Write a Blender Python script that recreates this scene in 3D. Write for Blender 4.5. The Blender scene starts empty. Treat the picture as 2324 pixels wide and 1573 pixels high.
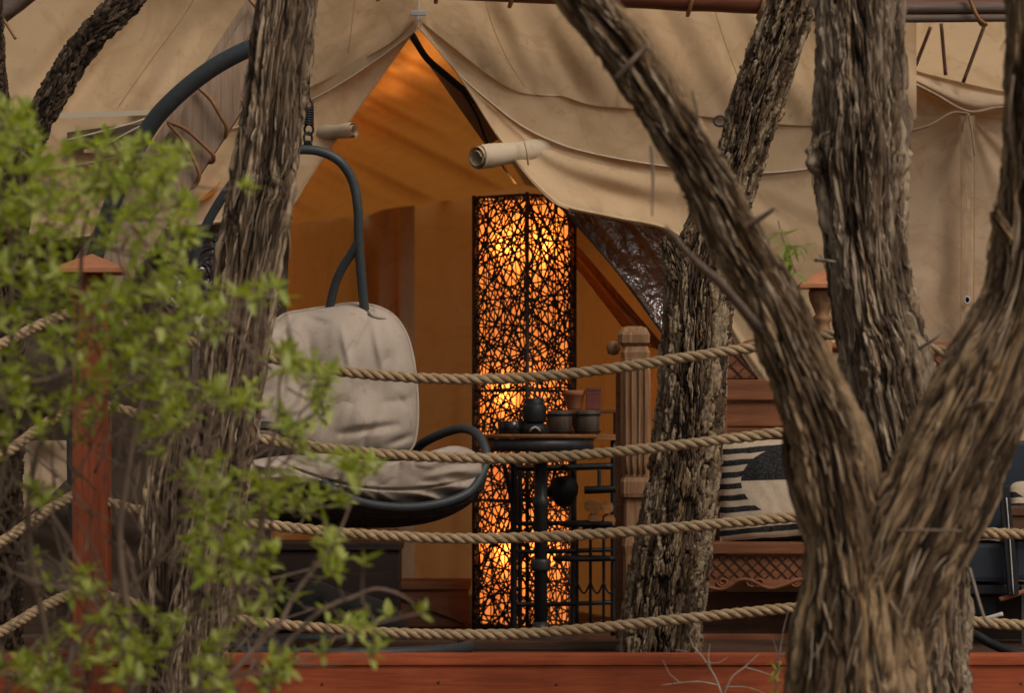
import bpy, bmesh, math, random
import numpy as np
from mathutils import Vector

random.seed(7)
rng = np.random.default_rng(7)
S = bpy.context.scene

# ---------------------------------------------------------------- camera, sky, sun, exposure
ZC = 1.50                    # camera height above the ground
LENS = 118.0
K = 2324 * LENS / 36.0       # picture units per metre at one metre
FLOOR = ZC - 0.82            # top of the deck
cam_d = bpy.data.cameras.new('camera')
cam = bpy.data.objects.new('camera', cam_d)
S.collection.objects.link(cam)
cam.location = (0, 0, ZC)
cam.rotation_euler = (math.radians(90), 0, 0)
cam_d.lens = LENS
cam_d.sensor_width = 36
cam_d.shift_y = 213.5 / 2324
cam_d.clip_end = 500
cam_d.dof.use_dof = True
cam_d.dof.focus_distance = 12.9
cam_d.dof.aperture_fstop = 2.6
S.camera = cam

SUN_EL, SUN_AZ = 46.0, 40.0          # azimuth to the right of the camera's back
w = bpy.data.worlds.new('World')
S.world = w
w.use_nodes = True
nt = w.node_tree
bg = nt.nodes['Background']
sky = nt.nodes.new('ShaderNodeTexSky')
sky.sky_type = 'NISHITA'
sky.sun_disc = False
sky.sun_elevation = math.radians(SUN_EL)
sky.sun_rotation = math.radians(180 - SUN_AZ)
sky.dust_density = 4.0
sky.ozone_density = 0.6
hs = nt.nodes.new('ShaderNodeHueSaturation')
hs.inputs['Saturation'].default_value = 0.12
nt.links.new(sky.outputs[0], hs.inputs['Color'])
nt.links.new(hs.outputs[0], bg.inputs['Color'])
bg.inputs['Strength'].default_value = 0.066
sun_d = bpy.data.lights.new('sun', 'SUN')
sun = bpy.data.objects.new('sun', sun_d)
S.collection.objects.link(sun)
sun_d.energy = 1.3
sun_d.angle = math.radians(25)
sun_d.color = (1.0, 0.88, 0.74)
_az = math.radians(SUN_AZ); _el = math.radians(SUN_EL)
_dir = Vector((math.sin(_az) * math.cos(_el), -math.cos(_az) * math.cos(_el), math.sin(_el)))
sun.rotation_euler = _dir.to_track_quat('Z', 'Y').to_euler()
sun.location = (6, -6, 12)
S.view_settings.view_transform = 'Standard'
S.view_settings.look = 'None'
S.view_settings.gamma = 1
S.view_settings.use_curve_mapping = False
S.view_settings.exposure = 0.1
S.render.engine = 'CYCLES'
S.cycles.use_denoising = True
S.cycles.max_bounces = 10
S.cycles.diffuse_bounces = 5
S.cycles.transmission_bounces = 6
S.cycles.transparent_max_bounces = 12
S.cycles.caustics_reflective = False
S.cycles.caustics_refractive = False
S.cycles.sample_clamp_indirect = 6

# ---------------------------------------------------------------- helpers
def P(u, v, d):
    """a point seen at (u, v) of the photograph, d metres from the camera"""
    return np.array([(u - 1162.0) * d / K, d, ZC + (1000.0 - v) * d / K])

def PA(a):
    a = np.asarray(a, float)
    out = np.empty(a.shape[:-1] + (3,))
    d = a[..., 2]
    out[..., 0] = (a[..., 0] - 1162.0) * d / K
    out[..., 1] = d
    out[..., 2] = ZC + (1000.0 - a[..., 1]) * d / K
    return out

WL = {}                                   # world location of each object's origin
def _link(o, loc, parent):
    S.collection.objects.link(o)
    loc = np.asarray(loc, float)
    WL[o.name] = loc
    if parent is not None:
        o.parent = parent
        o.location = tuple(loc - WL[parent.name])
    else:
        o.location = tuple(loc)
    return o

def tag(o, label=None, cat=None, group=None, kind=None):
    if label: o['label'] = label
    if cat: o['category'] = cat
    if group: o['group'] = group
    if kind: o['kind'] = kind
    return o

def thing(name, label, cat, loc, group=None):
    o = bpy.data.objects.new(name, None)
    o.empty_display_size = 0.1
    _link(o, loc, None)
    return tag(o, label, cat, group)

def fill_mesh(me, V, F):
    """V (n,3), F a list of faces or an (m,4) int array"""
    if isinstance(F, np.ndarray):
        n, k = F.shape
        me.vertices.add(len(V)); me.vertices.foreach_set('co', np.ascontiguousarray(V, dtype=np.float32).ravel())
        me.loops.add(n * k); me.loops.foreach_set('vertex_index', F.astype(np.int32).ravel())
        me.polygons.add(n)
        me.polygons.foreach_set('loop_start', np.arange(0, n * k, k, dtype=np.int32))
        me.update(calc_edges=True); me.validate()
    else:
        me.from_pydata([tuple(map(float, p)) for p in V], [], [tuple(f) for f in F])
        me.update()

def mk(name, V, F, mat, parent=None, smooth=True, origin=None, attr=None):
    V = np.asarray(V, float)
    if origin is None:
        origin = WL[parent.name] if parent is not None else np.array([V[:, 0].mean(), V[:, 1].mean(), V[:, 2].min()])
    elif isinstance(origin, str):
        origin = V.mean(axis=0)
    me = bpy.data.meshes.new(name)
    fill_mesh(me, V - origin, F)
    if smooth:
        me.polygons.foreach_set('use_smooth', np.ones(len(me.polygons), bool))
    me.materials.append(mat)
    if attr is not None:
        for nm_, ar_ in zip(('bark', 'axis'), attr):
            a = me.color_attributes.new(nm_, 'FLOAT_COLOR', 'POINT')
            a.data.foreach_set('color', np.ascontiguousarray(ar_, dtype=np.float32).ravel())
    o = bpy.data.objects.new(name, me)
    return _link(o, origin, parent)

class MB:
    def __init__(s): s.V = []; s.F = []; s.n = 0
    def add(s, V, F):
        s.V.append(np.asarray(V, float)); s.F += [tuple(i + s.n for i in f) for f in F]; s.n += len(V); return s
    def mk(s, name, mat, parent=None, smooth=True, origin=None):
        return mk(name, np.vstack(s.V), s.F, mat, parent, smooth, origin)

def catmull(c, n, closed=False):
    c = np.asarray(c, float)
    if len(c) == 2:
        t = np.linspace(0, 1, n)[:, None]
        return c[0] * (1 - t) + c[1] * t
    if closed: p = np.vstack([c[-1], c, c[0], c[1]]); m = len(c)
    else: p = np.vstack([2 * c[0] - c[1], c, 2 * c[-1] - c[-2]]); m = len(c) - 1
    t = np.linspace(0, m, n, endpoint=not closed)
    i = np.minimum(t.astype(int), m - 1); f = (t - i)[:, None]
    a, b, d, e = p[i], p[i + 1], p[i + 2], p[i + 3]
    return 0.5 * ((2 * b) + (d - a) * f + (2 * a - 5 * b + 4 * d - e) * f ** 2 + (3 * b - a - 3 * d + e) * f ** 3)

def frames(pts, closed=False):
    pts = np.asarray(pts, float)
    if closed: t = np.roll(pts, -1, 0) - np.roll(pts, 1, 0)
    else: t = np.gradient(pts, axis=0)
    t /= np.linalg.norm(t, axis=1)[:, None] + 1e-12
    ref = np.array([0, 1.0, 0]) if abs(t[:, 1]).max() < 0.95 else np.array([0.31, 0.2, 0.93])
    a = np.empty_like(t); v = np.cross(t[0], ref); v /= np.linalg.norm(v) + 1e-12
    for i in range(len(t)):
        v = v - t[i] * np.dot(v, t[i]); v /= np.linalg.norm(v) + 1e-12; a[i] = v
    return t, a, np.cross(t, a)

def tube(pts, r, n=8, closed=False, caps=True):
    pts = np.asarray(pts, float); m = len(pts)
    r = np.broadcast_to(np.asarray(r, float), (m,))
    t, a, b = frames(pts, closed)
    th = np.arange(n) * 2 * math.pi / n
    V = pts[:, None] + r[:, None, None] * (np.cos(th)[None, :, None] * a[:, None] + np.sin(th)[None, :, None] * b[:, None])
    V = V.reshape(-1, 3); F = []
    for i in range(m if closed else m - 1):
        j = (i + 1) % m
        for k in range(n):
            l = (k + 1) % n
            F.append((i * n + k, i * n + l, j * n + l, j * n + k))
    if caps and not closed:
        F.append(tuple(range(n))[::-1]); F.append(tuple((m - 1) * n + k for k in range(n)))
    return V, F

def tube_px(ctrl, r, n=8, m=24, closed=False):
    """tube through picture points (u,v,d); r in metres"""
    c = PA(ctrl); return tube(catmull(c, m, closed), r, n, closed)

def lathe(prof, c, n=32, axis=None):
    V = []; F = []
    for r, z in prof:
        for k in range(n):
            a = 2 * math.pi * k / n
            V.append((c[0] + r * math.cos(a), c[1] + r * math.sin(a), c[2] + z))
    for i in range(len(prof) - 1):
        for k in range(n):
            l = (k + 1) % n
            F.append((i * n + k, i * n + l, (i + 1) * n + l, (i + 1) * n + k))
    F.append(tuple(range(n))[::-1]); F.append(tuple((len(prof) - 1) * n + k for k in range(n)))
    return np.array(V), F

def box_vf(lo, hi, bev=0.004):
    bm = bmesh.new()
    bmesh.ops.create_cube(bm, size=1)
    lo = np.asarray(lo, float); hi = np.asarray(hi, float)
    for v in bm.verts:
        v.co = Vector(lo + (np.array(v.co) + 0.5) * (hi - lo))
    if bev > 0:
        bev = min(bev, 0.3 * float((hi - lo).min()))
        bmesh.ops.bevel(bm, geom=list(bm.edges), offset=bev, segments=2, affect='EDGES', profile=0.7)
    bm.verts.index_update()
    V = np.array([v.co[:] for v in bm.verts]); F = [tuple(x.index for x in f.verts) for f in bm.faces]
    bm.free()
    return V, F

def box_px(u0, u1, v0, v1, d, dep, bev=0.004):
    """a box whose front face fills that picture rectangle at distance d"""
    a = P(u0, v1, d); b = P(u1, v0, d)
    return box_vf((a[0], d, a[2]), (b[0], d + dep, b[2]), bev)

def bar(p, q, wd, th, bev=0.003):
    """a board from p to q, wd across in the picture plane, th deep"""
    p = np.asarray(p, float); q = np.asarray(q, float); L = np.linalg.norm(q - p)
    t = (q - p) / L; y = np.array([0, 1.0, 0]); y = y - t * np.dot(t, y); y /= np.linalg.norm(y); x = np.cross(y, t)
    V, F = box_vf((-wd / 2, -th / 2, 0), (wd / 2, th / 2, L), bev)
    return p + V[:, :1] * x + V[:, 1:2] * y + V[:, 2:] * t, F

# ---- noise
def _h(*xs):
    h = np.zeros(np.broadcast(*xs).shape, np.uint64)
    for k, x in enumerate(xs):
        h = (h ^ (np.asarray(x).astype(np.int64).astype(np.uint64) * np.uint64([0x9E3779B1, 0x85EBCA77, 0xC2B2AE3D, 0x27D4EB2F][k]))) * np.uint64(0x2545F4914F6CDD1D)
        h ^= h >> np.uint64(29)
    h *= np.uint64(0xBF58476D1CE4E5B9); h ^= h >> np.uint64(32)
    return (h & np.uint64(0xFFFFFF)).astype(np.float64) / float(0xFFFFFF)

def noise3(x, y, z, seed=0):
    x, y, z = np.broadcast_arrays(np.asarray(x, float), y, z)
    xi, yi, zi = np.floor(x), np.floor(y), np.floor(z)
    fx, fy, fz = x - xi, y - yi, z - zi
    fx = fx * fx * (3 - 2 * fx); fy = fy * fy * (3 - 2 * fy); fz = fz * fz * (3 - 2 * fz)
    r = 0
    for i in (0, 1):
        for j in (0, 1):
            for k in (0, 1):
                wgt = (fx if i else 1 - fx) * (fy if j else 1 - fy) * (fz if k else 1 - fz)
                r = r + wgt * _h(xi + i, yi + j, zi + k, np.full(1, seed))
    return r * 2 - 1

def noise2(x, y, seed=0): return noise3(x, y, np.full(1, 0.37), seed)
def fbm2(x, y, o=3, seed=0):
    r = 0; a = 1; s = 0
    for k in range(o):
        r = r + a * noise2(x * 2 ** k, y * 2 ** k, seed + k * 17); s += a; a *= 0.5
    return r / s

def vor(x, y, per, seed=0):
    xi, yi = np.floor(x), np.floor(y)
    f1 = np.full(x.shape, 9.0); f2 = np.full(x.shape, 9.0); cid = np.zeros(x.shape)
    for i in (-1, 0, 1):
        for j in (-1, 0, 1):
            cx, cy = xi + i, yi + j
            hx = np.mod(cx, per)
            px = cx + _h(hx, cy, np.full(1, seed)); py = cy + _h(hx, cy, np.full(1, seed + 91))
            d = np.sqrt((px - x) ** 2 + (py - y) ** 2)
            c = _h(hx, cy, np.full(1, seed + 53))
            nearer = d < f1
            f2 = np.where(nearer, f1, np.minimum(f2, d)); cid = np.where(nearer, c, cid); f1 = np.where(nearer, d, f1)
    return f1, f2, cid

# ---- materials
def nodes(name):
    m = bpy.data.materials.new(name); m.use_nodes = True
    return m, m.node_tree, m.node_tree.nodes['Principled BSDF']

def ramp(nt, stops, src):
    r = nt.nodes.new('ShaderNodeValToRGB')
    e = r.color_ramp.elements
    e[0].position, e[0].color = stops[0][0], (*stops[0][1], 1)
    e[1].position, e[1].color = stops[-1][0], (*stops[-1][1], 1)
    for p, c in stops[1:-1]:
        x = e.new(p); x.color = (*c, 1)
    nt.links.new(src, r.inputs[0]); return r.outputs[0]

def noise_node(nt, scale, vec=(1, 1, 1), detail=4, rough=0.55, dist=0.0, coord='Object'):
    tc = nt.nodes.new('ShaderNodeTexCoord'); mp = nt.nodes.new('ShaderNodeMapping')
    mp.inputs['Scale'].default_value = vec
    nt.links.new(tc.outputs[coord], mp.inputs[0])
    n = nt.nodes.new('ShaderNodeTexNoise')
    n.inputs['Scale'].default_value = scale; n.inputs['Detail'].default_value = detail
    n.inputs['Roughness'].default_value = rough; n.inputs['Distortion'].default_value = dist
    nt.links.new(mp.outputs[0], n.inputs['Vector']); return n.outputs['Fac']

def bump(nt, b, h, dist, strength=1.0, prev=None):
    n = nt.nodes.new('ShaderNodeBump'); n.inputs['Distance'].default_value = dist; n.inputs['Strength'].default_value = strength
    nt.links.new(h, n.inputs['Height'])
    if prev is not None: nt.links.new(prev, n.inputs['Normal'])
    nt.links.new(n.outputs[0], b.inputs['Normal']); return n.outputs[0]

def mixc(nt, a, b, f, mode='MIX'):
    m = nt.nodes.new('ShaderNodeMix'); m.data_type = 'RGBA'; m.blend_type = mode
    for s, i in ((f, 0), (a, 6), (b, 7)):
        if isinstance(s, (float, int)): m.inputs[i].default_value = s
        elif isinstance(s, tuple): m.inputs[i].default_value = (*s, 1)
        else: nt.links.new(s, m.inputs[i])
    return m.outputs[2]

def simple(name, c1, c2, rough=0.6, scale=8, vec=(1, 1, 1), bd=0.001, metal=0.0, spec=0.4, bscale=None, dist=0.0, lo=0.3, hi=0.7):
    m, nt, b = nodes(name)
    f = noise_node(nt, scale, vec, 5, 0.6, dist)
    nt.links.new(ramp(nt, [(lo, c1), (hi, c2)], f), b.inputs['Base Color'])
    b.inputs['Roughness'].default_value = rough; b.inputs['Metallic'].default_value = metal
    b.inputs['Specular IOR Level'].default_value = spec
    if bd: bump(nt, b, noise_node(nt, bscale or scale * 4, vec, 4, 0.6), bd)
    return m

def wood(name, dark, mid, light, axis=2, scale=5.0, rough=0.65, bd=0.0012, spec=0.35):
    vec = [9.0, 9.0, 9.0]; vec[axis] = 0.7
    m, nt, b = nodes(name)
    f = noise_node(nt, scale, tuple(vec), 6, 0.65, 0.6)
    g = noise_node(nt, scale * 0.5, (1, 1, 1), 3, 0.5)
    c = ramp(nt, [(0.25, dark), (0.5, mid), (0.75, light)], f)
    c2 = ramp(nt, [(0.3, (0.62, 0.58, 0.55)), (0.65, (1, 1, 1))], g)
    nt.links.new(mixc(nt, c, c2, 1.0, 'MULTIPLY'), b.inputs['Base Color'])
    b.inputs['Roughness'].default_value = rough; b.inputs['Specular IOR Level'].default_value = spec
    bump(nt, b, f, bd * 2)
    return m

def canvas(name, c1, c2, transl=0.3, tcol=(0.75, 0.42, 0.16), weave=1.0):
    m, nt, b = nodes(name)
    big = noise_node(nt, 1.7, (1, 1, 1), 5, 0.6, 0.8)
    base = ramp(nt, [(0.3, c1), (0.7, c2)], big)
    spots = noise_node(nt, 26, (1, 1, 1), 3, 0.6)
    base = mixc(nt, base, ramp(nt, [(0.28, (0.72, 0.66, 0.6)), (0.40, (1, 1, 1))], spots), 0.5, 'MULTIPLY')
    wat = noise_node(nt, 2.3, (1, 1, 1), 4, 0.55, 1.8)
    base = mixc(nt, base, ramp(nt, [(0.50, (1, 1, 1)), (0.545, (0.86, 0.83, 0.79)), (0.60, (0.95, 0.94, 0.92))], wat), 0.8, 'MULTIPLY')
    fine = noise_node(nt, 420, (1, 1, 1), 2, 0.7)
    base = mixc(nt, base, ramp(nt, [(0.3, (0.86, 0.86, 0.86)), (0.7, (1, 1, 1))], fine), 0.6, 'MULTIPLY')
    nt.links.new(base, b.inputs['Base Color'])
    b.inputs['Roughness'].default_value = 0.9; b.inputs['Specular IOR Level'].default_value = 0.12
    n0 = bump(nt, b, noise_node(nt, 3.5, (1, 1, 1), 2, 0.5, 0.6), 0.020, 0.5)
    n1 = bump(nt, b, noise_node(nt, 30, (1, 1, 1), 3, 0.6, 0.5), 0.0016, 0.7, n0)
    n2 = bump(nt, b, fine, 0.0012 * weave, 1.0, n1)
    if transl > 0:
        t = nt.nodes.new('ShaderNodeBsdfTranslucent'); t.inputs[0].default_value = (*tcol, 1)
        mx = nt.nodes.new('ShaderNodeMixShader'); mx.inputs[0].default_value = transl
        nt.links.new(b.outputs[0], mx.inputs[1]); nt.links.new(t.outputs[0], mx.inputs[2])
        nt.links.new(mx.outputs[0], nt.nodes['Material Output'].inputs[0])
    return m

def bark_mat(name, dark, mid, light, fissure, grain=(9, 9, 9), moss=None):
    m, nt, b = nodes(name)
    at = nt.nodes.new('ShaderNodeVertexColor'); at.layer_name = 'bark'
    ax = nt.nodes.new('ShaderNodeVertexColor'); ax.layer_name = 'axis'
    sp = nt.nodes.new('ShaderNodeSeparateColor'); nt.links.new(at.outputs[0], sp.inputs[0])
    def nz(sc, det, rough, dist):
        mp = nt.nodes.new('ShaderNodeMapping'); mp.inputs['Scale'].default_value = sc; nt.links.new(ax.outputs[0], mp.inputs[0])
        n = nt.nodes.new('ShaderNodeTexNoise'); n.inputs['Scale'].default_value = 1.0; n.inputs['Detail'].default_value = det
        n.inputs['Roughness'].default_value = rough; n.inputs['Distortion'].default_value = dist
        nt.links.new(mp.outputs[0], n.inputs['Vector']); return n.outputs['Fac']
    f = nz(grain, 6, 0.7, 0.5)
    f2 = nz((grain[0] * 2.6, grain[1] * 2.6, grain[2] * 2.2), 4, 0.65, 0.3)
    g = nz((1.3, 1.3, 2.0), 4, 0.6, 0.4)
    mth = nt.nodes.new('ShaderNodeMath'); mth.operation = 'MULTIPLY_ADD'
    nt.links.new(sp.outputs[1], mth.inputs[0]); mth.inputs[1].default_value = 0.85; nt.links.new(f, mth.inputs[2])
    m2 = nt.nodes.new('ShaderNodeMath'); m2.operation = 'SUBTRACT'; nt.links.new(mth.outputs[0], m2.inputs[0]); m2.inputs[1].default_value = 0.42
    c = ramp(nt, [(0.12, dark), (0.45, mid), (0.85, light)], m2.outputs[0])
    c = mixc(nt, c, ramp(nt, [(0.32, (0.45, 0.42, 0.40)), (0.6, (1, 1, 1))], f2), 0.75, 'MULTIPLY')
    c = mixc(nt, fissure, c, ramp(nt, [(0.02, (0, 0, 0)), (0.5, (1, 1, 1))], sp.outputs[0]))  # gaps between plates blend to a far darker colour
    tint = ramp(nt, [(0.28, (0.66, 0.62, 0.58)), (0.45, (1, 1, 1)), (0.58, (1.08, 1.10, 1.08)), (0.72, (1.05, 0.88, 0.66))], g)
    c = mixc(nt, c, tint, 1.0, 'MULTIPLY')
    nt.links.new(c, b.inputs['Base Color'])
    b.inputs['Roughness'].default_value = 0.85; b.inputs['Specular IOR Level'].default_value = 0.22
    n1 = bump(nt, b, f, 0.006)
    bump(nt, b, f2, 0.003, 1.0, n1)
    return m

M = {}
M['canvas'] = canvas('canvas', (0.57, 0.39, 0.225), (0.71, 0.51, 0.31), 0.12)
M['canvas_wall'] = canvas('canvas_wall', (0.53, 0.375, 0.24), (0.63, 0.46, 0.305), 0.12)
M['canvas_in'] = canvas('canvas_inside', (0.62, 0.375, 0.155), (0.73, 0.46, 0.205), 0.42, (0.95, 0.42, 0.09))
M['canvas_thin'] = canvas('thin_canvas', (0.56, 0.385, 0.21), (0.66, 0.47, 0.27), 0.6, (0.85, 0.7, 0.5))
M['canvas_pale'] = canvas('pale_canvas', (0.62, 0.48, 0.32), (0.72, 0.58, 0.41), 0.1)
M['canvas_shade'] = canvas('ceiling_shade_and_seam_brown', (0.40, 0.225, 0.088), (0.47, 0.275, 0.11), 0.1)  # ceiling canvas with shade put into its colour; also colours seams and stitching
M['net'] = simple('netting', (0.05, 0.032, 0.02), (0.08, 0.05, 0.03), 0.8, 6, bd=0.002)
M['brownflap'] = simple('brown_canvas', (0.21, 0.10, 0.04), (0.27, 0.135, 0.055), 0.85, 5, (1, 1, 1), 0.002)
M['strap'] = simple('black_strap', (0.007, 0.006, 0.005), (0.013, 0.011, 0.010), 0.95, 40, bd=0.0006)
M['piping'] = simple('white_piping', (0.60, 0.49, 0.36), (0.72, 0.61, 0.48), 0.6, 50, bd=0.0005)
M['zip'] = simple('grey_zip', (0.42, 0.39, 0.36), (0.55, 0.52, 0.48), 0.45, 60, bd=0.0003)
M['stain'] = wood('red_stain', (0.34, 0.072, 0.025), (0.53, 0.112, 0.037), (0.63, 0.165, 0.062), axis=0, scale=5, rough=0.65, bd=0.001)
M['stain_post'] = wood('red_stain_post', (0.18, 0.04, 0.014), (0.31, 0.07, 0.024), (0.42, 0.115, 0.044), axis=2, scale=5, rough=0.65, bd=0.002)
M['cap'] = simple('copper_stain', (0.40, 0.14, 0.055), (0.55, 0.22, 0.10), 0.4, 14, (1, 1, 1), 0.0006, spec=0.5)
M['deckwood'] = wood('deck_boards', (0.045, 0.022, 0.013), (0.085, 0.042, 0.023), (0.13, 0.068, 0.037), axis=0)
M['plank'] = wood('weathered_plank', (0.20, 0.13, 0.085), (0.38, 0.255, 0.17), (0.50, 0.37, 0.26), axis=2, scale=4)
M['greywood'] = wood('grey_pole', (0.10, 0.065, 0.05), (0.18, 0.125, 0.095), (0.27, 0.20, 0.155), axis=0, scale=4)
M['redbeam'] = wood('red_pole', (0.10, 0.03, 0.012), (0.19, 0.06, 0.025), (0.27, 0.095, 0.04), axis=0, scale=3)
M['cane'] = simple('cane_lashing', (0.20, 0.085, 0.03), (0.34, 0.16, 0.06), 0.5, 30, bd=0.0008)
M['carved'] = wood('carved_wood', (0.17, 0.08, 0.035), (0.34, 0.175, 0.08), (0.48, 0.28, 0.145), axis=2, scale=5, bd=0.003)
M['bench'] = wood('bench_wood', (0.15, 0.05, 0.019), (0.27, 0.098, 0.038), (0.38, 0.155, 0.066), axis=0, scale=4)
M['groove'] = simple('bench_groove', (0.05, 0.018, 0.008), (0.07, 0.026, 0.011), 0.8, 30)
M['honey'] = wood('honey_wood', (0.22, 0.085, 0.025), (0.33, 0.14, 0.045), (0.42, 0.20, 0.075), axis=0, scale=6, rough=0.45)
M['steel'] = simple('dark_powder_coat', (0.032, 0.038, 0.040), (0.048, 0.056, 0.058), 0.5, 60, bd=0.0003, spec=0.5)
M['iron'] = simple('black_iron', (0.012, 0.012, 0.013), (0.024, 0.023, 0.022), 0.5, 30, bd=0.0006, metal=0.3)
M['gun'] = simple('gunmetal', (0.05, 0.05, 0.052), (0.075, 0.073, 0.072), 0.4, 30, bd=0.0004, metal=0.4)
M['cushion'] = canvas('cushion_cloth', (0.42, 0.335, 0.265), (0.50, 0.405, 0.325), 0.0)
M['wicker'] = simple('dark_wicker', (0.018, 0.014, 0.012), (0.045, 0.033, 0.027), 0.6, 60, (1, 1, 3), 0.004)
M['rope'] = simple('manila_rope', (0.27, 0.17, 0.088), (0.62, 0.44, 0.26), 0.85, 22, (1, 3, 3), 0.002, spec=0.15, bscale=380, lo=0.25, hi=0.75)
def rope_mat():
    m, nt, b = nodes('manila_rope')
    f = noise_node(nt, 22, (1, 3, 3), 5, 0.6); g = noise_node(nt, 2.6, (1, 1, 1), 4, 0.65, 0.5); h = noise_node(nt, 380, (1, 1, 1), 3, 0.6)
    c = ramp(nt, [(0.25, (0.34, 0.22, 0.118)), (0.75, (0.68, 0.50, 0.31))], f)
    c = mixc(nt, c, ramp(nt, [(0.32, (0.55, 0.50, 0.45)), (0.5, (0.95, 0.93, 0.9)), (0.68, (1.08, 1.08, 1.1))], g), 1.0, 'MULTIPLY')
    c = mixc(nt, c, ramp(nt, [(0.3, (0.7, 0.68, 0.66)), (0.65, (1, 1, 1))], h), 0.8, 'MULTIPLY')
    nt.links.new(c, b.inputs['Base Color']); b.inputs['Roughness'].default_value = 0.88; b.inputs['Specular IOR Level'].default_value = 0.12
    bump(nt, b, h, 0.0025); return m
M['rope'] = rope_mat()
M['rattan'] = simple('dark_rattan', (0.020, 0.010, 0.006), (0.045, 0.022, 0.012), 0.6, 40, bd=0.001)
M['clay'] = simple('terracotta', (0.26, 0.09, 0.035), (0.36, 0.14, 0.06), 0.8, 12)
M['canist'] = wood('canister_wood', (0.035, 0.022, 0.016), (0.10, 0.065, 0.045), (0.19, 0.13, 0.09), axis=2, scale=3)
M['bluebox'] = simple('blue_black_enamel', (0.017, 0.021, 0.03), (0.028, 0.034, 0.046), 0.38, 12, bd=0.0004)
M['chest'] = wood('chest_wood', (0.07, 0.03, 0.012), (0.13, 0.055, 0.022), (0.19, 0.085, 0.035), axis=0, scale=4)
M['twig'] = simple('twig_bark', (0.12, 0.075, 0.052), (0.25, 0.17, 0.12), 0.85, 40, (1, 1, 0.2), 0.001)
M['paletwig'] = simple('pale_twig', (0.34, 0.27, 0.20), (0.50, 0.42, 0.33), 0.85, 40, bd=0.0006)
M['drytwig'] = simple('dry_twig', (0.15, 0.115, 0.085), (0.29, 0.23, 0.175), 0.85, 40, bd=0.0006)
M['earth'] = simple('earth', (0.10, 0.07, 0.05), (0.17, 0.125, 0.09), 0.95, 1.5, bd=0.02, bscale=12)
M['glass_bulb'] = None
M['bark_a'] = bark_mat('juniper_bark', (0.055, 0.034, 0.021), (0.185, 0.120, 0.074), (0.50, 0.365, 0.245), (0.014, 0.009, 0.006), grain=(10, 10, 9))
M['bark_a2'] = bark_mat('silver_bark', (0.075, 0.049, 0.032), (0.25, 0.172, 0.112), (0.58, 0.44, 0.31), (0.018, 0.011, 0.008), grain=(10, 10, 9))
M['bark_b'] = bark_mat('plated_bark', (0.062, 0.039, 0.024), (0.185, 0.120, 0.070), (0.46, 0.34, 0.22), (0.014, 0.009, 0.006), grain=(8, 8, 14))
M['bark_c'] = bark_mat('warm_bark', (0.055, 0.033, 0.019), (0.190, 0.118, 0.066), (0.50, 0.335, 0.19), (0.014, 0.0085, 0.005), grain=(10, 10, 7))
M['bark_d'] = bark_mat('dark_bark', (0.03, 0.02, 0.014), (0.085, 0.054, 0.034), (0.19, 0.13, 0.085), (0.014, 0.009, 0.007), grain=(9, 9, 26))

def strip_mat():
    m, nt, b = nodes('bark_strip')
    geo = nt.nodes.new('ShaderNodeNewGeometry')
    c = ramp(nt, [(0.0, (0.07, 0.045, 0.028)), (0.45, (0.24, 0.165, 0.105)), (1.0, (0.55, 0.42, 0.29))], geo.outputs['Random Per Island'])
    f = noise_node(nt, 60, (1, 1, 0.2), 3, 0.6)
    nt.links.new(mixc(nt, c, ramp(nt, [(0.3, (0.6, 0.58, 0.55)), (0.6, (1, 1, 1))], f), 1.0, 'MULTIPLY'), b.inputs['Base Color'])
    b.inputs['Roughness'].default_value = 0.85; b.inputs['Specular IOR Level'].default_value = 0.2
    return m
M['strip'] = strip_mat()
def leaf_mat(name, c1, c2, tc):
    m, nt, b = nodes(name)
    oi = nt.nodes.new('ShaderNodeObjectInfo')
    geo = nt.nodes.new('ShaderNodeNewGeometry')
    mth = nt.nodes.new('ShaderNodeMath'); mth.operation = 'ADD'
    nt.links.new(oi.outputs['Random'], mth.inputs[0]); nt.links.new(geo.outputs['Random Per Island'], mth.inputs[1])
    fr = nt.nodes.new('ShaderNodeMath'); fr.operation = 'FRACT'; nt.links.new(mth.outputs[0], fr.inputs[0])
    nt.links.new(ramp(nt, [(0.0, c1), (1.0, c2)], fr.outputs[0]), b.inputs['Base Color'])
    b.inputs['Roughness'].default_value = 0.42; b.inputs['Specular IOR Level'].default_value = 0.45
    t = nt.nodes.new('ShaderNodeBsdfTranslucent'); t.inputs[0].default_value = (*tc, 1)
    mx = nt.nodes.new('ShaderNodeMixShader'); mx.inputs[0].default_value = 0.45
    nt.links.new(b.outputs[0], mx.inputs[1]); nt.links.new(t.outputs[0], mx.inputs[2])
    nt.links.new(mx.outputs[0], nt.nodes['Material Output'].inputs[0])
    return m
M['leaf'] = leaf_mat('shrub_leaf', (0.19, 0.255, 0.02), (0.52, 0.535, 0.16), (0.56, 0.63, 0.035))
M['leaf2'] = leaf_mat('sprig_leaf', (0.20, 0.32, 0.02), (0.30, 0.42, 0.04), (0.45, 0.60, 0.04))

def vinyl_mat():
    m, nt, b = nodes('clear_vinyl')
    b.inputs['Base Color'].default_value = (0.035, 0.026, 0.022, 1)
    b.inputs['Roughness'].default_value = 0.07
    b.inputs['IOR'].default_value = 2.3
    b.inputs['Alpha'].default_value = 0.86
    n1 = bump(nt, b, noise_node(nt, 10, (1, 1, 1), 2, 0.5, 1.5), 0.05, 1.0)
    bump(nt, b, noise_node(nt, 30, (1, 1, 1), 2, 0.5, 2.0), 0.005, 1.0, n1)
    return m
M['vinyl'] = vinyl_mat()

# ---- generic surfaces
def grid_faces(nr, nc, close=False):
    i = np.arange(nr - 1)[:, None]; j = np.arange(nc if close else nc - 1)[None, :]
    a = i * nc + j; b = i * nc + (j + 1) % nc
    return np.stack([a, b, b + nc, a + nc], -1).reshape(-1, 4)

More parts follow.
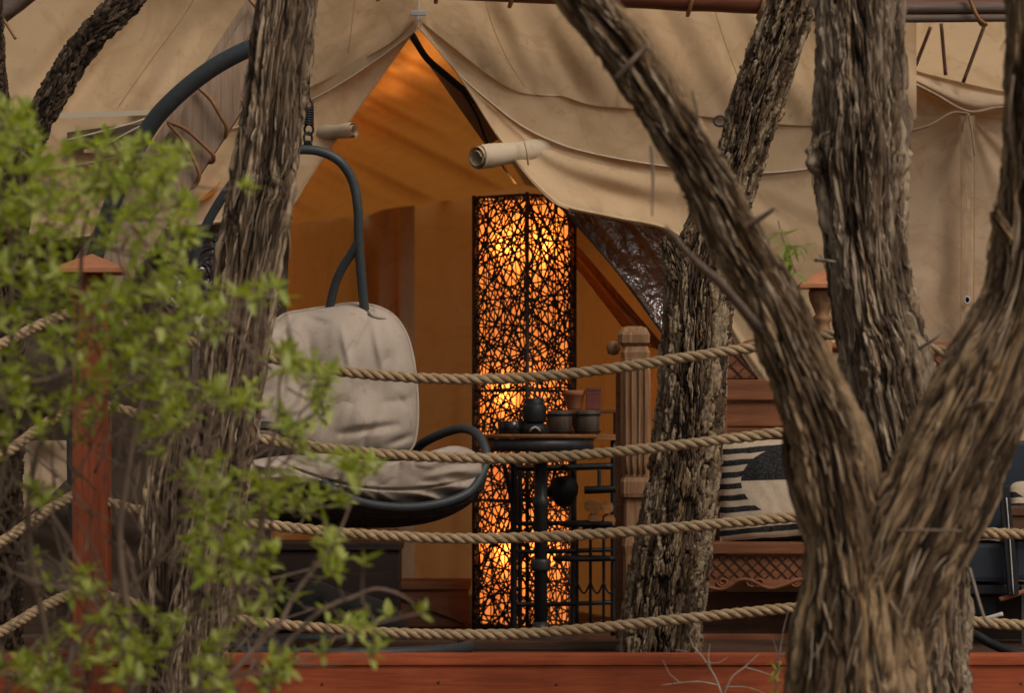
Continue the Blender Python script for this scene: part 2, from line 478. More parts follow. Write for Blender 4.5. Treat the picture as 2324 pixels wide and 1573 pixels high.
def loft(name, curves, mat, parent, nu=160, nv=60, fold=None, thick=0.0):
    """cloth through picture curves (each a list of u,v,d) from top to bottom; fold(s,t) is a depth offset in metres"""
    C = np.stack([catmull(c, nu) for c in curves])             # (m,nu,3)
    m = len(curves)
    G = catmull(C.reshape(m, -1), nv).reshape(nv, nu, 3)
    s = np.linspace(0, 1, nu)[None, :] * np.ones((nv, 1)); t = np.linspace(0, 1, nv)[:, None] * np.ones((1, nu))
    if fold is not None: G[..., 2] += fold(s, t, G[..., 0], G[..., 1])
    V = PA(G).reshape(-1, 3)
    o = mk(name, V, grid_faces(nv, nu), mat, parent)
    return o

def creases(u, v, seed, ang, wl=60.0, amp=0.02, ln=6.0, sharp=1.0):
    """long soft folds running along angle ang (degrees, picture plane), wl apart"""
    a = math.radians(ang); x = (u * math.cos(a) + v * math.sin(a)); y = (-u * math.sin(a) + v * math.cos(a))
    x = x + 25 * noise2(u / 190, v / 190, seed + 5)
    n = noise2(y / wl, x / (wl * ln), seed)
    return amp * (np.sign(n) * np.abs(n) ** sharp)

# ---------------------------------------------------------------- ground and deck
V = []; n = 60
gx = np.linspace(-60, 60, n); gy = np.linspace(-10, 130, n)
X, Y = np.meshgrid(gx, gy)
Z = 0.03 * noise2(X * 0.7, Y * 0.7, 3)
g = mk('ground', np.stack([X, Y, Z], -1).reshape(-1, 3), grid_faces(n, n), M['earth'], origin=np.array([0, 0, 0]))
tag(g, kind='structure')

DF = 12.16                      # front edge of the deck
dk = thing('timber_deck', 'rust red stained timber deck with a plain fascia below the ropes', 'deck', (0, DF, 0))
V, F = box_vf((-3.4, DF, FLOOR - 0.36), (3.4, DF + 0.035, FLOOR + 0.002), 0.004)
# subtle unevenness of the long fascia
mk('fascia', V, F, M['stain'], dk, smooth=False)
V, F = box_vf((-3.4, DF - 0.010, FLOOR + 0.004), (3.4, DF + 0.10, FLOOR + 0.045), 0.007)
mk('edge_trim', V, F, M['stain'], dk, smooth=False)
for x in np.arange(-3.2, 3.3, 0.42):
    for z in (FLOOR - 0.06, FLOOR - 0.27):
        V, F = lathe([(0.0, 0), (0.006, 0), (0.0055, 0.002), (0.0, 0.0022)], (0, 0, 0), 10); V = np.c_[V[:, 0], -V[:, 2], V[:, 1]] + np.array([x + random.uniform(-.01, .01), DF - 0.0002, z + random.uniform(-.006, .006)])
        mk('screw', V, F, M['chest'], dk, origin='c')
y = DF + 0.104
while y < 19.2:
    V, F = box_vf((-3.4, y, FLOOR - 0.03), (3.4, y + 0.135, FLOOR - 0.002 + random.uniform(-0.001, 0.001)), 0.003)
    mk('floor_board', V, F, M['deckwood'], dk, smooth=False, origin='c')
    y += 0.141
for x in np.linspace(-3.2, 3.2, 6):
    V, F = box_vf((x - 0.06, DF + 0.3, -0.05), (x + 0.06, DF + 0.42, FLOOR - 0.034), 0.004)
    mk('support_post', V, F, M['stain_post'], dk, smooth=False)
V, F = box_vf((-3.4, DF + 0.62, 0.0), (3.4, DF + 0.66, FLOOR - 0.04), 0.004)
mk('skirting', V, F, M['deckwood'], dk, smooth=False)

# ---------------------------------------------------------------- safari tent
tent = thing('safari_tent', 'tan canvas safari tent with its doorway flaps open and tied back', 'tent', P(1000, 1440, 14.1) * np.array([1, 1, 0]) + np.array([0, 0, FLOOR]))
D0 = 13.95

# piping curves (the long pale welts on both door flaps)
pipL = [(948, 58, 13.80), (900, 95, 13.84), (850, 132, 13.87), (780, 178, 13.90), (700, 222, 13.92), (600, 262, 13.94), (480, 298, 13.95), (330, 335, 13.95), (150, 372, 13.95), (-120, 400, 13.95)]
pipR = [(952, 58, 13.80), (985, 95, 13.83), (1040, 160, 13.86), (1110, 222, 13.88), (1180, 276, 13.90), (1250, 312, 13.91), (1330, 338, 13.92), (1480, 366, 13.93), (1680, 386, 13.95), (1850, 374, 13.97), (2030, 330, 14.0)]

def offs(c, du=0, dv=0, dd=0): return [(a + du, b + dv, e + dd) for a, b, e in c]

# upper gable, left and right of the centre seam
def foldGL(s, t, u, v):
    return creases(u, v, 11, -54, 46, 0.055, 8) * np.minimum(1, 0.25 + t * 1.2) * np.clip((950 - u) / 160, 0.12, 1) + 0.012 * noise2(u / 210, v / 320, 5)
loft('gable_panel', [[(949, -60, 13.80), (800, -70, 13.82), (560, -80, 13.86), (250, -80, 13.92), (-120, -80, 13.95)],
                     [(949, 5, 13.79), (800, 60, 13.86), (560, 90, 13.92), (250, 110, 13.95), (-120, 120, 13.95)],
                     [(948, 40, 13.785), (860, 112, 13.83), (620, 226, 13.90), (300, 250, 13.92), (-120, 262, 13.92)]],
     M['canvas'], tent, 220, 90, foldGL)
def foldGR(s, t, u, v):
    e = np.clip((u - 950) / 200, 0.08, 1)
    f = creases(u, v, 21, 62, 44, 0.055, 8) * e * np.minimum(1, 0.2 + t)
    f = f + 0.03 * np.exp(-((u - 0.42 * v - 1165) / 26) ** 2) * np.clip(t * 1.5, 0, 1)
    f = f - 0.028 * np.exp(-((u - 0.42 * v - 1290) / 34) ** 2) * np.clip(t * 1.4, 0, 1)
    f = f * (1 - 0.9 * t ** 4) + 0.006 * noise2(u / 17, v / 60, 8) * np.exp(-((t - 1) / 0.12) ** 2)
    return f
loft('gable_panel', [[(951, -60, 13.80), (1160, -60, 13.84), (1450, -60, 13.9), (1760, -60, 13.95), (2080, -60, 14.0)],
                     [(951, 5, 13.79), (1160, 90, 13.85), (1450, 110, 13.9), (1760, 140, 13.95), (2080, 120, 14.0)],
                     [(951, 44, 13.79), (1150, 196, 13.862), (1270, 216, 13.872), (1345, 238, 13.878), (1460, 248, 13.888), (1640, 268, 13.907), (1850, 285, 13.945), (2080, 270, 13.985)]],
     M['canvas'], tent, 260, 100, foldGR)
# band of cloth between the gable hem and the welt
loft('hem_band', [[(951, 42, 13.80), (1050, 120, 13.855), (1180, 205, 13.875), (1330, 220, 13.89), (1600, 252, 13.92), (2040, 250, 14.0)], offs(pipR, 0, 4, -0.012)],
     M['canvas'], tent, 200, 24, lambda s, t, u, v: 0.006 * noise2(u / 45, v / 45, 3))
loft('hem_band', [[(948, 40, 13.80), (850, 108, 13.85), (700, 196, 13.885), (500, 250, 13.91), (300, 262, 13.93), (-120, 275, 13.93)], offs(pipL, 0, 4, -0.012)],
     M['canvas'], tent, 200, 24, lambda s, t, u, v: 0.006 * noise2(u / 45, v / 45, 4))
V, F = tube_px(offs(pipL, 0, 6, -0.018), 0.0032, 6, 90); mk('welt', V, F, M['piping'], tent)
V, F = tube_px(offs(pipR, 0, 6, -0.018), 0.0032, 6, 110); mk('welt', V, F, M['piping'], tent)

for pts in ([(1092, -60, 13.80), (1112, 40, 13.80), (1150, 130, 13.81), (1190, 196, 13.82)], [(1330, -60, 13.85), (1362, 60, 13.85), (1420, 160, 13.85), (1470, 240, 13.85)], [(812, -60, 13.79), (800, 40, 13.80), (790, 120, 13.82)], [(470, -60, 13.84), (420, 30, 13.86), (340, 140, 13.87), (270, 240, 13.87)], [(1600, -60, 13.88), (1640, 80, 13.88), (1700, 240, 13.88)]):
    V, F = tube_px(pts, 0.0016, 5, 40); mk('seam', V, F, M['canvas_shade'], tent)
# door flaps
edgeR = [(954, 64, 13.84), (985, 98, 13.84), (1030, 155, 13.84), (1080, 232, 13.83), (1135, 318, 13.82), (1195, 398, 13.82), (1250, 455, 13.82), (1290, 476, 13.83), (1400, 499, 13.85), (1520, 527, 13.90), (1590, 600, 13.96), (1680, 800, 14.02), (1850, 1000, 14.05), (2030, 1010, 14.06)]
midR = [(953, 61, 13.83), (988, 97, 13.85), (1036, 158, 13.87), (1100, 230, 13.885), (1170, 300, 13.89), (1235, 358, 13.89), (1300, 398, 13.90), (1365, 420, 13.905), (1470, 440, 13.915), (1590, 470, 13.94), (1720, 540, 13.98), (1870, 620, 14.01), (2030, 620, 14.03)]
def foldFR(s, t, u, v):
    f = 0.018 * np.sin(t * 3.2 * math.pi + s * 2.2) * np.exp(-((s - 0.55) / 0.33) ** 2) * np.sin(math.pi * np.clip(t, 0, 1)) ** 0.7
    f = f + creases(u, v, 33, 24, 40, 0.018, 9) * np.clip(s * 3, 0, 1)
    f = f - 0.012 * np.exp(-((t - 0.965) / 0.02) ** 2)
    return f
fl = loft('door_flap', [offs(pipR, 0, 2, 0.012), midR, edgeR], M['canvas'], tent, 260, 110, foldFR)
V, F = tube_px([(a, b - 1, e - 0.004) for a, b, e in edgeR[:8]], 0.004, 6, 60); mk('edge_binding', V, F, M['canvas'], tent)
edgeL = [(946, 64, 13.84), (925, 92, 13.84), (885, 148, 13.85), (842, 208, 13.86), (800, 268, 13.87), (745, 345, 13.88), (700, 412, 13.89), (662, 470, 13.9), (610, 500, 13.91), (500, 508, 13.93), (380, 522, 13.94), (200, 540, 13.95), (-120, 560, 13.95)]
def foldFL(s, t, u, v):
    return creases(u, v, 44, -55, 40, 0.05, 9) * np.clip(s * 5, 0, 1) - 0.010 * np.exp(-((t - 0.975) / 0.015) ** 2)
loft('door_flap', [offs(pipL, 0, 2, 0.012), edgeL], M['canvas'], tent, 240, 90, foldFL)

# zip pull, toggle and the centre seam
V, F = box_px(931, 968, 22, 35, 13.755, 0.012, 0.003); mk('zip_toggle', V, F, M['zip'], tent)
V, F = tube_px([(950, -60, 13.77), (950, 0, 13.765), (950, 24, 13.76)], 0.0022, 5, 10); mk('zip_cord', V, F, M['zip'], tent)
mb = MB(); mb.add(*box_px(945, 956, 36, 44, 13.755, 0.008, 0.002))
ring = [(950 + 6 * math.sin(a), 53 - 10 * math.cos(a), 13.75) for a in np.linspace(0, 2 * math.pi, 12, endpoint=False)]
mb.add(*tube_px(ring, 0.0028, 6, 28, True)); mb.mk('zip_pull', M['zip'], tent)

# rolled-up inner door curtains
def roll(name, p, q, r, turns=3.2, flare=1.0):
    p = np.asarray(p); q = np.asarray(q); t = (q - p); L = np.linalg.norm(t); t /= L
    a = np.cross(t, [0, 0, 1.0]); a /= np.linalg.norm(a); b = np.cross(a, t)
    nth, nl = 170, 26
    th = np.linspace(0, turns * 2 * math.pi, nth)
    rr = r * (0.52 + 0.48 * th / th[-1])
    V = np.empty((nl, nth, 3))
    for i, l in enumerate(np.linspace(0, 1, nl)):
        k = 1 + 0.05 * math.sin(l * 9) + 0.12 * (1 - l) ** 3 * flare
        off = 0.012 * np.sin(th * 0.5) * (1 - l)
        V[i] = p + t * (l * L) - t * (off[:, None] + 0.010 * (th / th[-1])[:, None] * -1) + (np.cos(th) * rr * k)[:, None] * a + (np.sin(th) * rr * k)[:, None] * b
    return mk(name, V.reshape(-1, 3), grid_faces(nl, nth), M['canvas_pale'], tent)
roll('rolled_curtain', P(1082, 357, 13.72), P(1236, 338, 13.96), 0.047)
roll('rolled_curtain', P(803, 294, 13.80), P(736, 300, 13.93), 0.034, flare=0.4)
V, F = tube_px([(1190, 318, 13.79), (1196, 346, 13.78), (1199, 374, 13.81)], 0.004, 6, 12); mk('curtain_tie', V, F, M['canvas'], tent)

# inner roof: slopes from the ridge down to the eaves at the back
RF, RB = (948, 20, 13.97), (1192, 420, 17.6)
def lerp3(a, b, t): return tuple(np.asarray(a, float) * (1 - t) + np.asarray(b, float) * t)
ridge = [lerp3(RF, RB, t) for t in (0, 0.33, 0.66, 1)]
def foldC(s, t, u, v):
    return creases(u, v, 55, 27, 24, 0.30, 12) * (0.35 + 0.65 * np.sin(math.pi * np.clip(t, 0, 1))) + 0.05 * noise2(u / 120, v / 120, 2)
eaveL = [(500, 540, 14.05), (640, 512, 15.3), (790, 490, 16.6), (945, 470, 17.6), (1085, 446, 17.7)]
loft('ceiling', [ridge, [(640, 290, 14.0), (800, 345, 15.2), (970, 395, 16.5), (1150, 430, 17.5)], [(330, 560, 14.05)] + eaveL[1:4]], M['canvas_in'], tent, 160, 120, foldC)
loft('ceiling', [ridge, [(1150, 290, 14.05), (1230, 350, 15.2), (1290, 400, 16.5), (1275, 440, 17.6)], [(1560, 560, 14.1), (1480, 520, 15.3), (1420, 480, 16.6), (1370, 455, 17.6)]], M['canvas_shade'], tent, 120, 80,  # right slope gets the darker copy, its shade painted in
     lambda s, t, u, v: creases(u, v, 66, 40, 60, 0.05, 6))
# inner walls under the eaves
def floor_v(d): return 1000 + 0.817 * K / d
def wallpatch(name, top, mat, fold, nu=120, nv=80):
    return loft(name, [top, [(a, floor_v(e), e) for a, b, e in top]], mat, tent, nu, nv, fold)
wallpatch('inner_wall', [(500, 530, 14.05), (640, 505, 15.3), (780, 492, 16.6), (830, 500, 17.1)], M['canvas_in'], lambda s, t, u, v: 0.08 * noise2(u / 26, v / 700, 7) + 0.03 * noise2(u / 9, v / 300, 9))
wallpatch('inner_curtain', [(822, 498, 16.9), (862, 478, 16.7), (905, 470, 16.75), (941, 466, 17.0)], M['canvas_wall'], lambda s, t, u, v: 0.03 * np.sin(s * 15 + t * 0.8) + 0.02 * noise2(u / 14, v / 400, 9))
wallpatch('inner_wall', [(935, 425, 17.64), (1010, 412, 17.68), (1085, 400, 17.72), (1200, 372, 17.72), (1400, 400, 17.66)], M['canvas_in'], lambda s, t, u, v: 0.025 * noise2(u / 30, v / 500, 17))
wallpatch('inner_wall', [(1285, 470, 16.2), (1330, 480, 15.9), (1390, 490, 15.5), (1460, 520, 15.0), (1640, 560, 14.3)], M['canvas_in'], lambda s, t, u, v: 0.05 * noise2(u / 16, v / 500, 27))
# insect-net edge and its black straps beneath the ridge
loft('net_panel', [[(929, 78, 14.0), (965, 130, 14.01), (1057, 208, 14.03), (1150, 304, 14.1)], [(926, 84, 13.99), (985, 163, 14.0), (1043, 246, 14.05), (1104, 332, 14.15)]], M['brownflap'], tent, 40, 14)
def strap_px(ctrl, w0, w1, name='strap'):
    c = catmull(np.array(ctrl, float), 40)
    t, a, b = frames(np.c_[c[:, 0], np.zeros(40), -c[:, 1]])
    wv = np.linspace(w0, w1, 40)
    L = c.copy(); R = c.copy()
    L[:, 0] += a[:, 0] * wv / 2; L[:, 1] -= a[:, 2] * wv / 2; R[:, 0] -= a[:, 0] * wv / 2; R[:, 1] += a[:, 2] * wv / 2
    G = np.stack([L, R], 1)
    V = PA(G).reshape(-1, 3)
    V = np.vstack([V, V + np.array([0, 0.004, 0])]); n = 40
    F = [(2 * i, 2 * i + 1, 2 * i + 3, 2 * i + 2) for i in range(n - 1)] + [(2 * n + 2 * i, 2 * n + 2 * i + 2, 2 * n + 2 * i + 3, 2 * n + 2 * i + 1) for i in range(n - 1)]
    F += [(2 * i, 2 * i + 2, 2 * n + 2 * i + 2, 2 * n + 2 * i) for i in range(n - 1)] + [(2 * i + 1, 2 * n + 2 * i + 1, 2 * n + 2 * i + 3, 2 * i + 3) for i in range(n - 1)]
    return mk(name, V, F, M['strap'], tent)
strap_px([(931, 70, 13.97), (966, 128, 13.97), (1010, 168, 13.97), (1057, 208, 13.97), (1100, 250, 13.97), (1146, 298, 13.97)], 15, 15)
V, F = tube_px([(1048, 205, 14.0), (1082, 262, 14.05), (1112, 335, 14.1), (1170, 415, 14.4)], 0.005, 6, 24); mk('strap_cord', V, F, M['strap'], tent)
V, F = tube_px([(1212, 372, 13.95), (1228, 400, 14.0), (1244, 435, 14.1)], 0.004, 6, 12); mk('strap_cord', V, F, M['strap'], tent)

# clear vinyl pane hanging under the right flap, with the brown canvas flap behind the lamp
loft('vinyl_window', [[(1268, 464, 13.90), (1400, 495, 13.94), (1520, 522, 13.97), (1640, 545, 14.0)],
                      [(1395, 605, 13.98), (1450, 620, 14.0), (1540, 640, 14.03), (1640, 650, 14.05)],
                      [(1512, 765, 14.02), (1545, 775, 14.04), (1590, 780, 14.06), (1640, 785, 14.08)]], M['vinyl'], tent, 120, 90,
     lambda s, t, u, v: creases(u, v, 71, 52, 20, 0.05, 9, 0.6) + 0.006 * noise2(u / 9, v / 9, 4))
V, F = tube_px([(1272, 468, 13.91), (1395, 608, 13.97), (1512, 766, 14.01)], 0.006, 6, 30); mk('window_binding', V, F, M['net'], tent)
loft('folded_flap', [[(1230, 470, 15.05), (1300, 545, 14.95), (1400, 660, 14.85), (1520, 800, 14.75)],
                     [(1200, 520, 15.1), (1290, 590, 15.0), (1372, 690, 14.9), (1440, 780, 14.8)]], M['brownflap'], tent, 60, 24, lambda s, t, u, v: 0.03 * np.sin(t * 9))

# outer roof and back wall, seen only from the side
loft('rear_roof', [[(-200, -85, 13.97), (950, -95, 13.82), (2500, -75, 14.5)], [(-200, 80, 17.0), (950, -20, 17.0), (2500, 80, 17.0)], [(-200, 420, 19.4), (950, 330, 19.6), (2500, 420, 19.4)]], M['canvas_thin'], tent, 60, 40)
loft('back_wall', [[(-200, 415, 19.4), (950, 325, 19.6), (2500, 415, 19.4)], [(-200, 1300, 19.4), (950, 1300, 19.6), (2500, 1300, 19.4)]], M['canvas_in'], tent, 60, 40)
# outer front wall to the right of the doorway
def foldW(s, t, u, v):
    r = np.hypot(u - 2198, v - 262) + 1; th = np.arctan2(v - 262, u - 2198)
    f = 0.022 * noise2(th * 5.2, r / 900, 6) * np.clip(r / 130, 0, 1) * np.exp(-r / 700)
    f = f + 0.022 * np.exp(-((u - 2194) / 6) ** 2) * np.exp(-np.clip(v - 262, 0, 9e9) / 60) * 0
    return f + creases(u, v, 81, -50, 60, 0.05, 7) * 0.8
loft('front_wall', [[(1540, 330, 14.12), (1850, 215, 14.12), (2040, 180, 14.12), (2200, 246, 14.08), (2330, 238, 14.1), (2500, 220, 14.12)],
                    [(1540, 520, 14.14), (1850, 480, 14.12), (2040, 470, 14.1), (2200, 480, 14.1), (2330, 480, 14.1), (2500, 480, 14.1)],
                    [(1540, 1395, 14.16), (1850, 1395, 14.14), (2040, 1400, 14.12), (2200, 1400, 14.1), (2330, 1400, 14.1), (2500, 1400, 14.1)]],
     M['canvas_wall'], tent, 190, 100, foldW)
loft('valance', [[(1850, 60, 14.06), (2040, 146, 14.06), (2200, 190, 14.05), (2330, 214, 14.05), (2500, 225, 14.06)],
                 [(1850, 150, 14.03), (2040, 176, 14.03), (2196, 250, 14.0), (2330, 240, 14.03), (2500, 236, 14.03)]], M['canvas_wall'], tent, 120, 24,
     lambda s, t, u, v: 0.02 * np.sin(t * 7) + 0.008 * noise2(u / 50, v / 30, 2))
loft('roof_panel', [[(1820, -70, 14.5), (2080, -70, 14.5), (2300, -70, 14.5), (2520, -70, 14.5)], [(1820, 280, 14.15), (2080, 260, 14.15), (2300, 270, 14.15), (2520, 270, 14.15)]], M['canvas'], tent, 80, 40,
     lambda s, t, u, v: creases(u, v, 91, 4, 60, 0.03, 9))
V, F = tube_px([(2050, 176, 14.01), (2120, 212, 14.0), (2196, 252, 13.97), (2260, 244, 13.99), (2340, 238, 14.0)], 0.006, 6, 40); mk('tie_cord', V, F, M['canvas_wall'], tent)
V, F = tube_px([(2055, 300, 14.05), (2110, 284, 14.0), (2160, 256, 13.98), (2196, 256, 13.97)], 0.006, 6, 30); mk('tie_cord', V, F, M['canvas_wall'], tent)
for pts in ([(2198, 256, 13.96), (2206, 300, 13.97), (2212, 352, 13.99)], [(2198, 258, 13.96), (2188, 275, 13.97), (2184, 298, 13.99)]):
    V, F = tube_px(pts, 0.0045, 6, 14); mk('tie_cord', V, F, M['canvas_wall'], tent)
# sewn reinforcing strip with an eyelet
loft('seam_strip', [[(2178, 262, 14.03), (2196, 262, 14.025), (2212, 262, 14.03)], [(2180, 600, 14.04), (2197, 600, 14.035), (2212, 600, 14.04)], [(2178, 1390, 14.05), (2196, 1390, 14.045), (2212, 1390, 14.05)]], M['canvas_wall'], tent, 12, 120,
     lambda s, t, u, v: -0.03 + foldW(s, t, u, v) + 0.002 * noise2(u / 6, v / 12, 3))
for u_ in (2181, 2210):
    V, F = tube_px([(u_, 268, 13.985), (u_ + 1, 480, 13.99), (u_, 700, 13.99), (u_, 1000, 14.0)], 0.0018, 5, 40); mk('stitching', V, F, M['canvas_shade'], tent)
ering = [(2195 + 6 * math.cos(a), 681 + 8 * math.sin(a), 13.985) for a in np.linspace(0, 2 * math.pi, 14, endpoint=False)]
V, F = tube_px(ering, 0.0035, 6, 28, True); ey = mk('eyelet', V, F, M['zip'], tent)
V, F = lathe([(0.0, 0), (0.011, 0.0), (0.011, 0.002), (0, 0.002)], (0, 0, 0), 16); V = V[:, [0, 2, 1]] + P(2195, 681, 13.99); mk('eyelet_hole', V, F, M['strap'], tent)
# thin brown tubes added to draw the pole shadows on the roof cloth
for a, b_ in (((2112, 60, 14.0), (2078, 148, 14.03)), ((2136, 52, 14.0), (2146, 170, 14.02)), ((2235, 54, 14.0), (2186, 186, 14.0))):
    V, F = tube_px([a, lerp3(a, b_, 0.5), b_], 0.008, 7, 10); mk('pole_shadow', V, F, M['chest'], tent)

# outer front wall left of the doorway: dark netted window and vinyl
loft('net_window', [[(-160, 520, 14.1), (100, 520, 14.1), (400, 512, 14.1), (660, 470, 14.08)], [(-160, 1000, 14.12), (100, 1000, 14.12), (400, 1000, 14.12), (640, 900, 14.12)], [(-160, 1400, 14.12), (100, 1400, 14.12), (400, 1400, 14.12), (600, 1400, 14.12)]],
     M['net'], tent, 120, 80, lambda s, t, u, v: creases(u, v, 101, 15, 60, 0.05, 6))
loft('vinyl_window', [[(370, 520, 14.02), (500, 505, 14.0), (640, 495, 13.98)], [(380, 700, 14.04), (500, 690, 14.03), (600, 690, 14.03)]], M['vinyl'], tent, 80, 60,
     lambda s, t, u, v: creases(u, v, 111, -50, 26, 0.022, 6, 0.8))
loft('tied_flap', [[(28, 1000, 13.6), (90, 1000, 13.58), (165, 1000, 13.6)], [(28, 1195, 13.62), (90, 1148, 13.6), (165, 1075, 13.6)]], M['canvas_wall'], tent, 40, 40, lambda s, t, u, v: 0.03 * noise2(u / 50, v / 50, 5))
# dark slot window under the left gable with its cords
loft('slot_window', [[(152, 300, 13.90), (240, 288, 13.90), (330, 280, 13.90)], [(152, 345, 13.90), (240, 342, 13.90), (330, 340, 13.90)]], M['net'], tent, 20, 16, lambda s, t, u, v: 0.01 * noise2(u / 30, v / 30, 5))
for pts in ([(150, 318, 13.86), (260, 290, 13.84), (330, 268, 13.84), (400, 225, 13.84)], [(215, 342, 13.86), (310, 290, 13.84), (380, 262, 13.84)]):
    V, F = tube_px(pts, 0.0035, 6, 24); mk('guy_cord', V, F, M['piping'], tent)
V, F = box_px(190, 330, 338, 347, 13.86, 0.02, 0.002); mk('window_sill', V, F, M['canvas'], tent)

# ---------------------------------------------------------------- pole frame in front of the canvas
def pole_thing(name, label, cat, ctrl, r, mat, ties, n=14, m=90, group=None):
    c = PA(ctrl); pts = catmull(c, m)
    s = np.linspace(0, 1, m) * 40
    pts = pts + np.stack([0 * s, 0.004 * noise2(s * 0.4, 0 * s + 1.5, 3), 0.006 * noise2(s * 0.4, 0 * s + 4.5, 9)], -1)
    rr = r * (1 + 0.07 * noise2(s * 0.6, 0 * s, 5))
    t = thing(name, label, cat, pts[0], group)
    V, F = tube(pts, rr, n); mk('pole', V, F, mat, t)
    return t
bm_ = pole_thing('roof_beam', 'red brown round beam along the top edge, bound with cane', 'beam', [(700, -42, 13.62), (1050, -28, 13.6), (1460, -6, 13.6), (1740, 6, 13.6), (1960, 12, 13.62), (2500, 18, 13.66)], 0.047, M['redbeam'], None)
def cane_tie(parent, u, v, r, d, seed, ang=0.0, lab='lashing'):
    rs = random.Random(seed); c = P(u, v, d); pts = []
    for k in range(22):
        a = 2 * math.pi * k / 22
        pts.append(c + np.array([math.cos(a) * 0.03 * math.sin(ang) + rs.uniform(-.002, .002), math.sin(a) * r, math.cos(a) * r * 1.05 - 0.004]))
    V, F = tube(np.array(pts), 0.0085, 7, True); mk(lab, V, F, M['cane'], parent)
for k, (u, v) in enumerate(((866, -38), (998, -32), (1166, -22), (1570, -2), (1730, 5))):
    cane_tie(bm_, u, v, 0.057, 13.6, k, 0.6)
gp = thing('pole_pair', 'two grey weathered poles lashed side by side at upper right', 'pole', P(2040, 30, 13.5))
for v0, r in ((17, 0.024), (41, 0.0165)):
    c = catmull(PA([(1800, v0 - 4, 13.5), (2050, v0, 13.5), (2280, v0 - 1, 13.5), (2520, v0 + 4, 13.5)]), 60)
    V, F = tube(c, r * (1 + 0.08 * noise2(np.arange(60) * 0.3, np.zeros(60), 4)), 12); mk('pole', V, F, M['greywood'], gp)
V, F = tube_px([(2195, -20, 13.46), (2206, 10, 13.455), (2222, 42, 13.46), (2238, 54, 13.48), (2225, 52, 13.55), (2200, 5, 13.56)], 0.008, 7, 30); mk('lashing', V, F, M['cane'], gp)

# leaning plank leg at left
pk = thing('leaning_plank', 'wide weathered plank leaning behind the trunk, bound with cane', 'plank', P(180, 700, 13.25))
def along(u0, v0, u1, v1, d): return P(u0, v0, d), P(u1, v1, d)
V, F = bar(*along(664, -24, 219, 655, 13.25), 0.195, 0.05, 0.005); mk('board', V, F, M['plank'], pk, smooth=False, origin='c')
V, F = bar(*along(594, -24, 152, 645, 13.27), 0.055, 0.04, 0.005); mk('board', V, F, M['plank'], pk, smooth=False, origin='c')
for o in pk.children:   # grain along the board
    pass
for pts in ([(448, 196, 13.2), (478, 225, 13.19), (500, 262, 13.19), (514, 288, 13.2), (508, 312, 13.24), (480, 300, 13.30), (452, 230, 13.31)],
            [(380, 276, 13.2), (420, 292, 13.19), (458, 325, 13.19), (484, 352, 13.2), (478, 368, 13.24), (440, 350, 13.31), (390, 290, 13.31)],
            [(382, 280, 13.2), (415, 318, 13.19), (440, 362, 13.19), (452, 398, 13.2), (436, 426, 13.24), (420, 400, 13.31), (390, 300, 13.31)],
            [(560, -10, 13.2), (582, 15, 13.19), (604, 38, 13.19), (640, 60, 13.2)]):
    V, F = tube_px(pts, 0.0085, 7, 40); mk('lashing', V, F, M['cane'], pk)
cp = thing('corner_pole', 'grey weathered pole crossing the top left corner', 'pole', P(-90, 110, 13.1))
for k, (du, r) in enumerate(((0, 0.034), (22, 0.02), (-30, 0.03))):
    c = catmull(PA([(-110 + du, 110, 13.1 + 0.02 * k), (0 + du, 30, 13.1 + 0.02 * k), (130 + du, -70, 13.12 + 0.02 * k)]), 30)
    V, F = tube(c, r * (1 + 0.1 * noise2(np.arange(30) * 0.4, np.zeros(30), 4 + k)), 10); mk('pole', V, F, M['greywood'], cp)
V, F = tube_px([(2, 34, 13.05), (20, 62, 13.03), (36, 88, 13.03)], 0.006, 6, 10); mk('peg', V, F, M['cane'], cp)

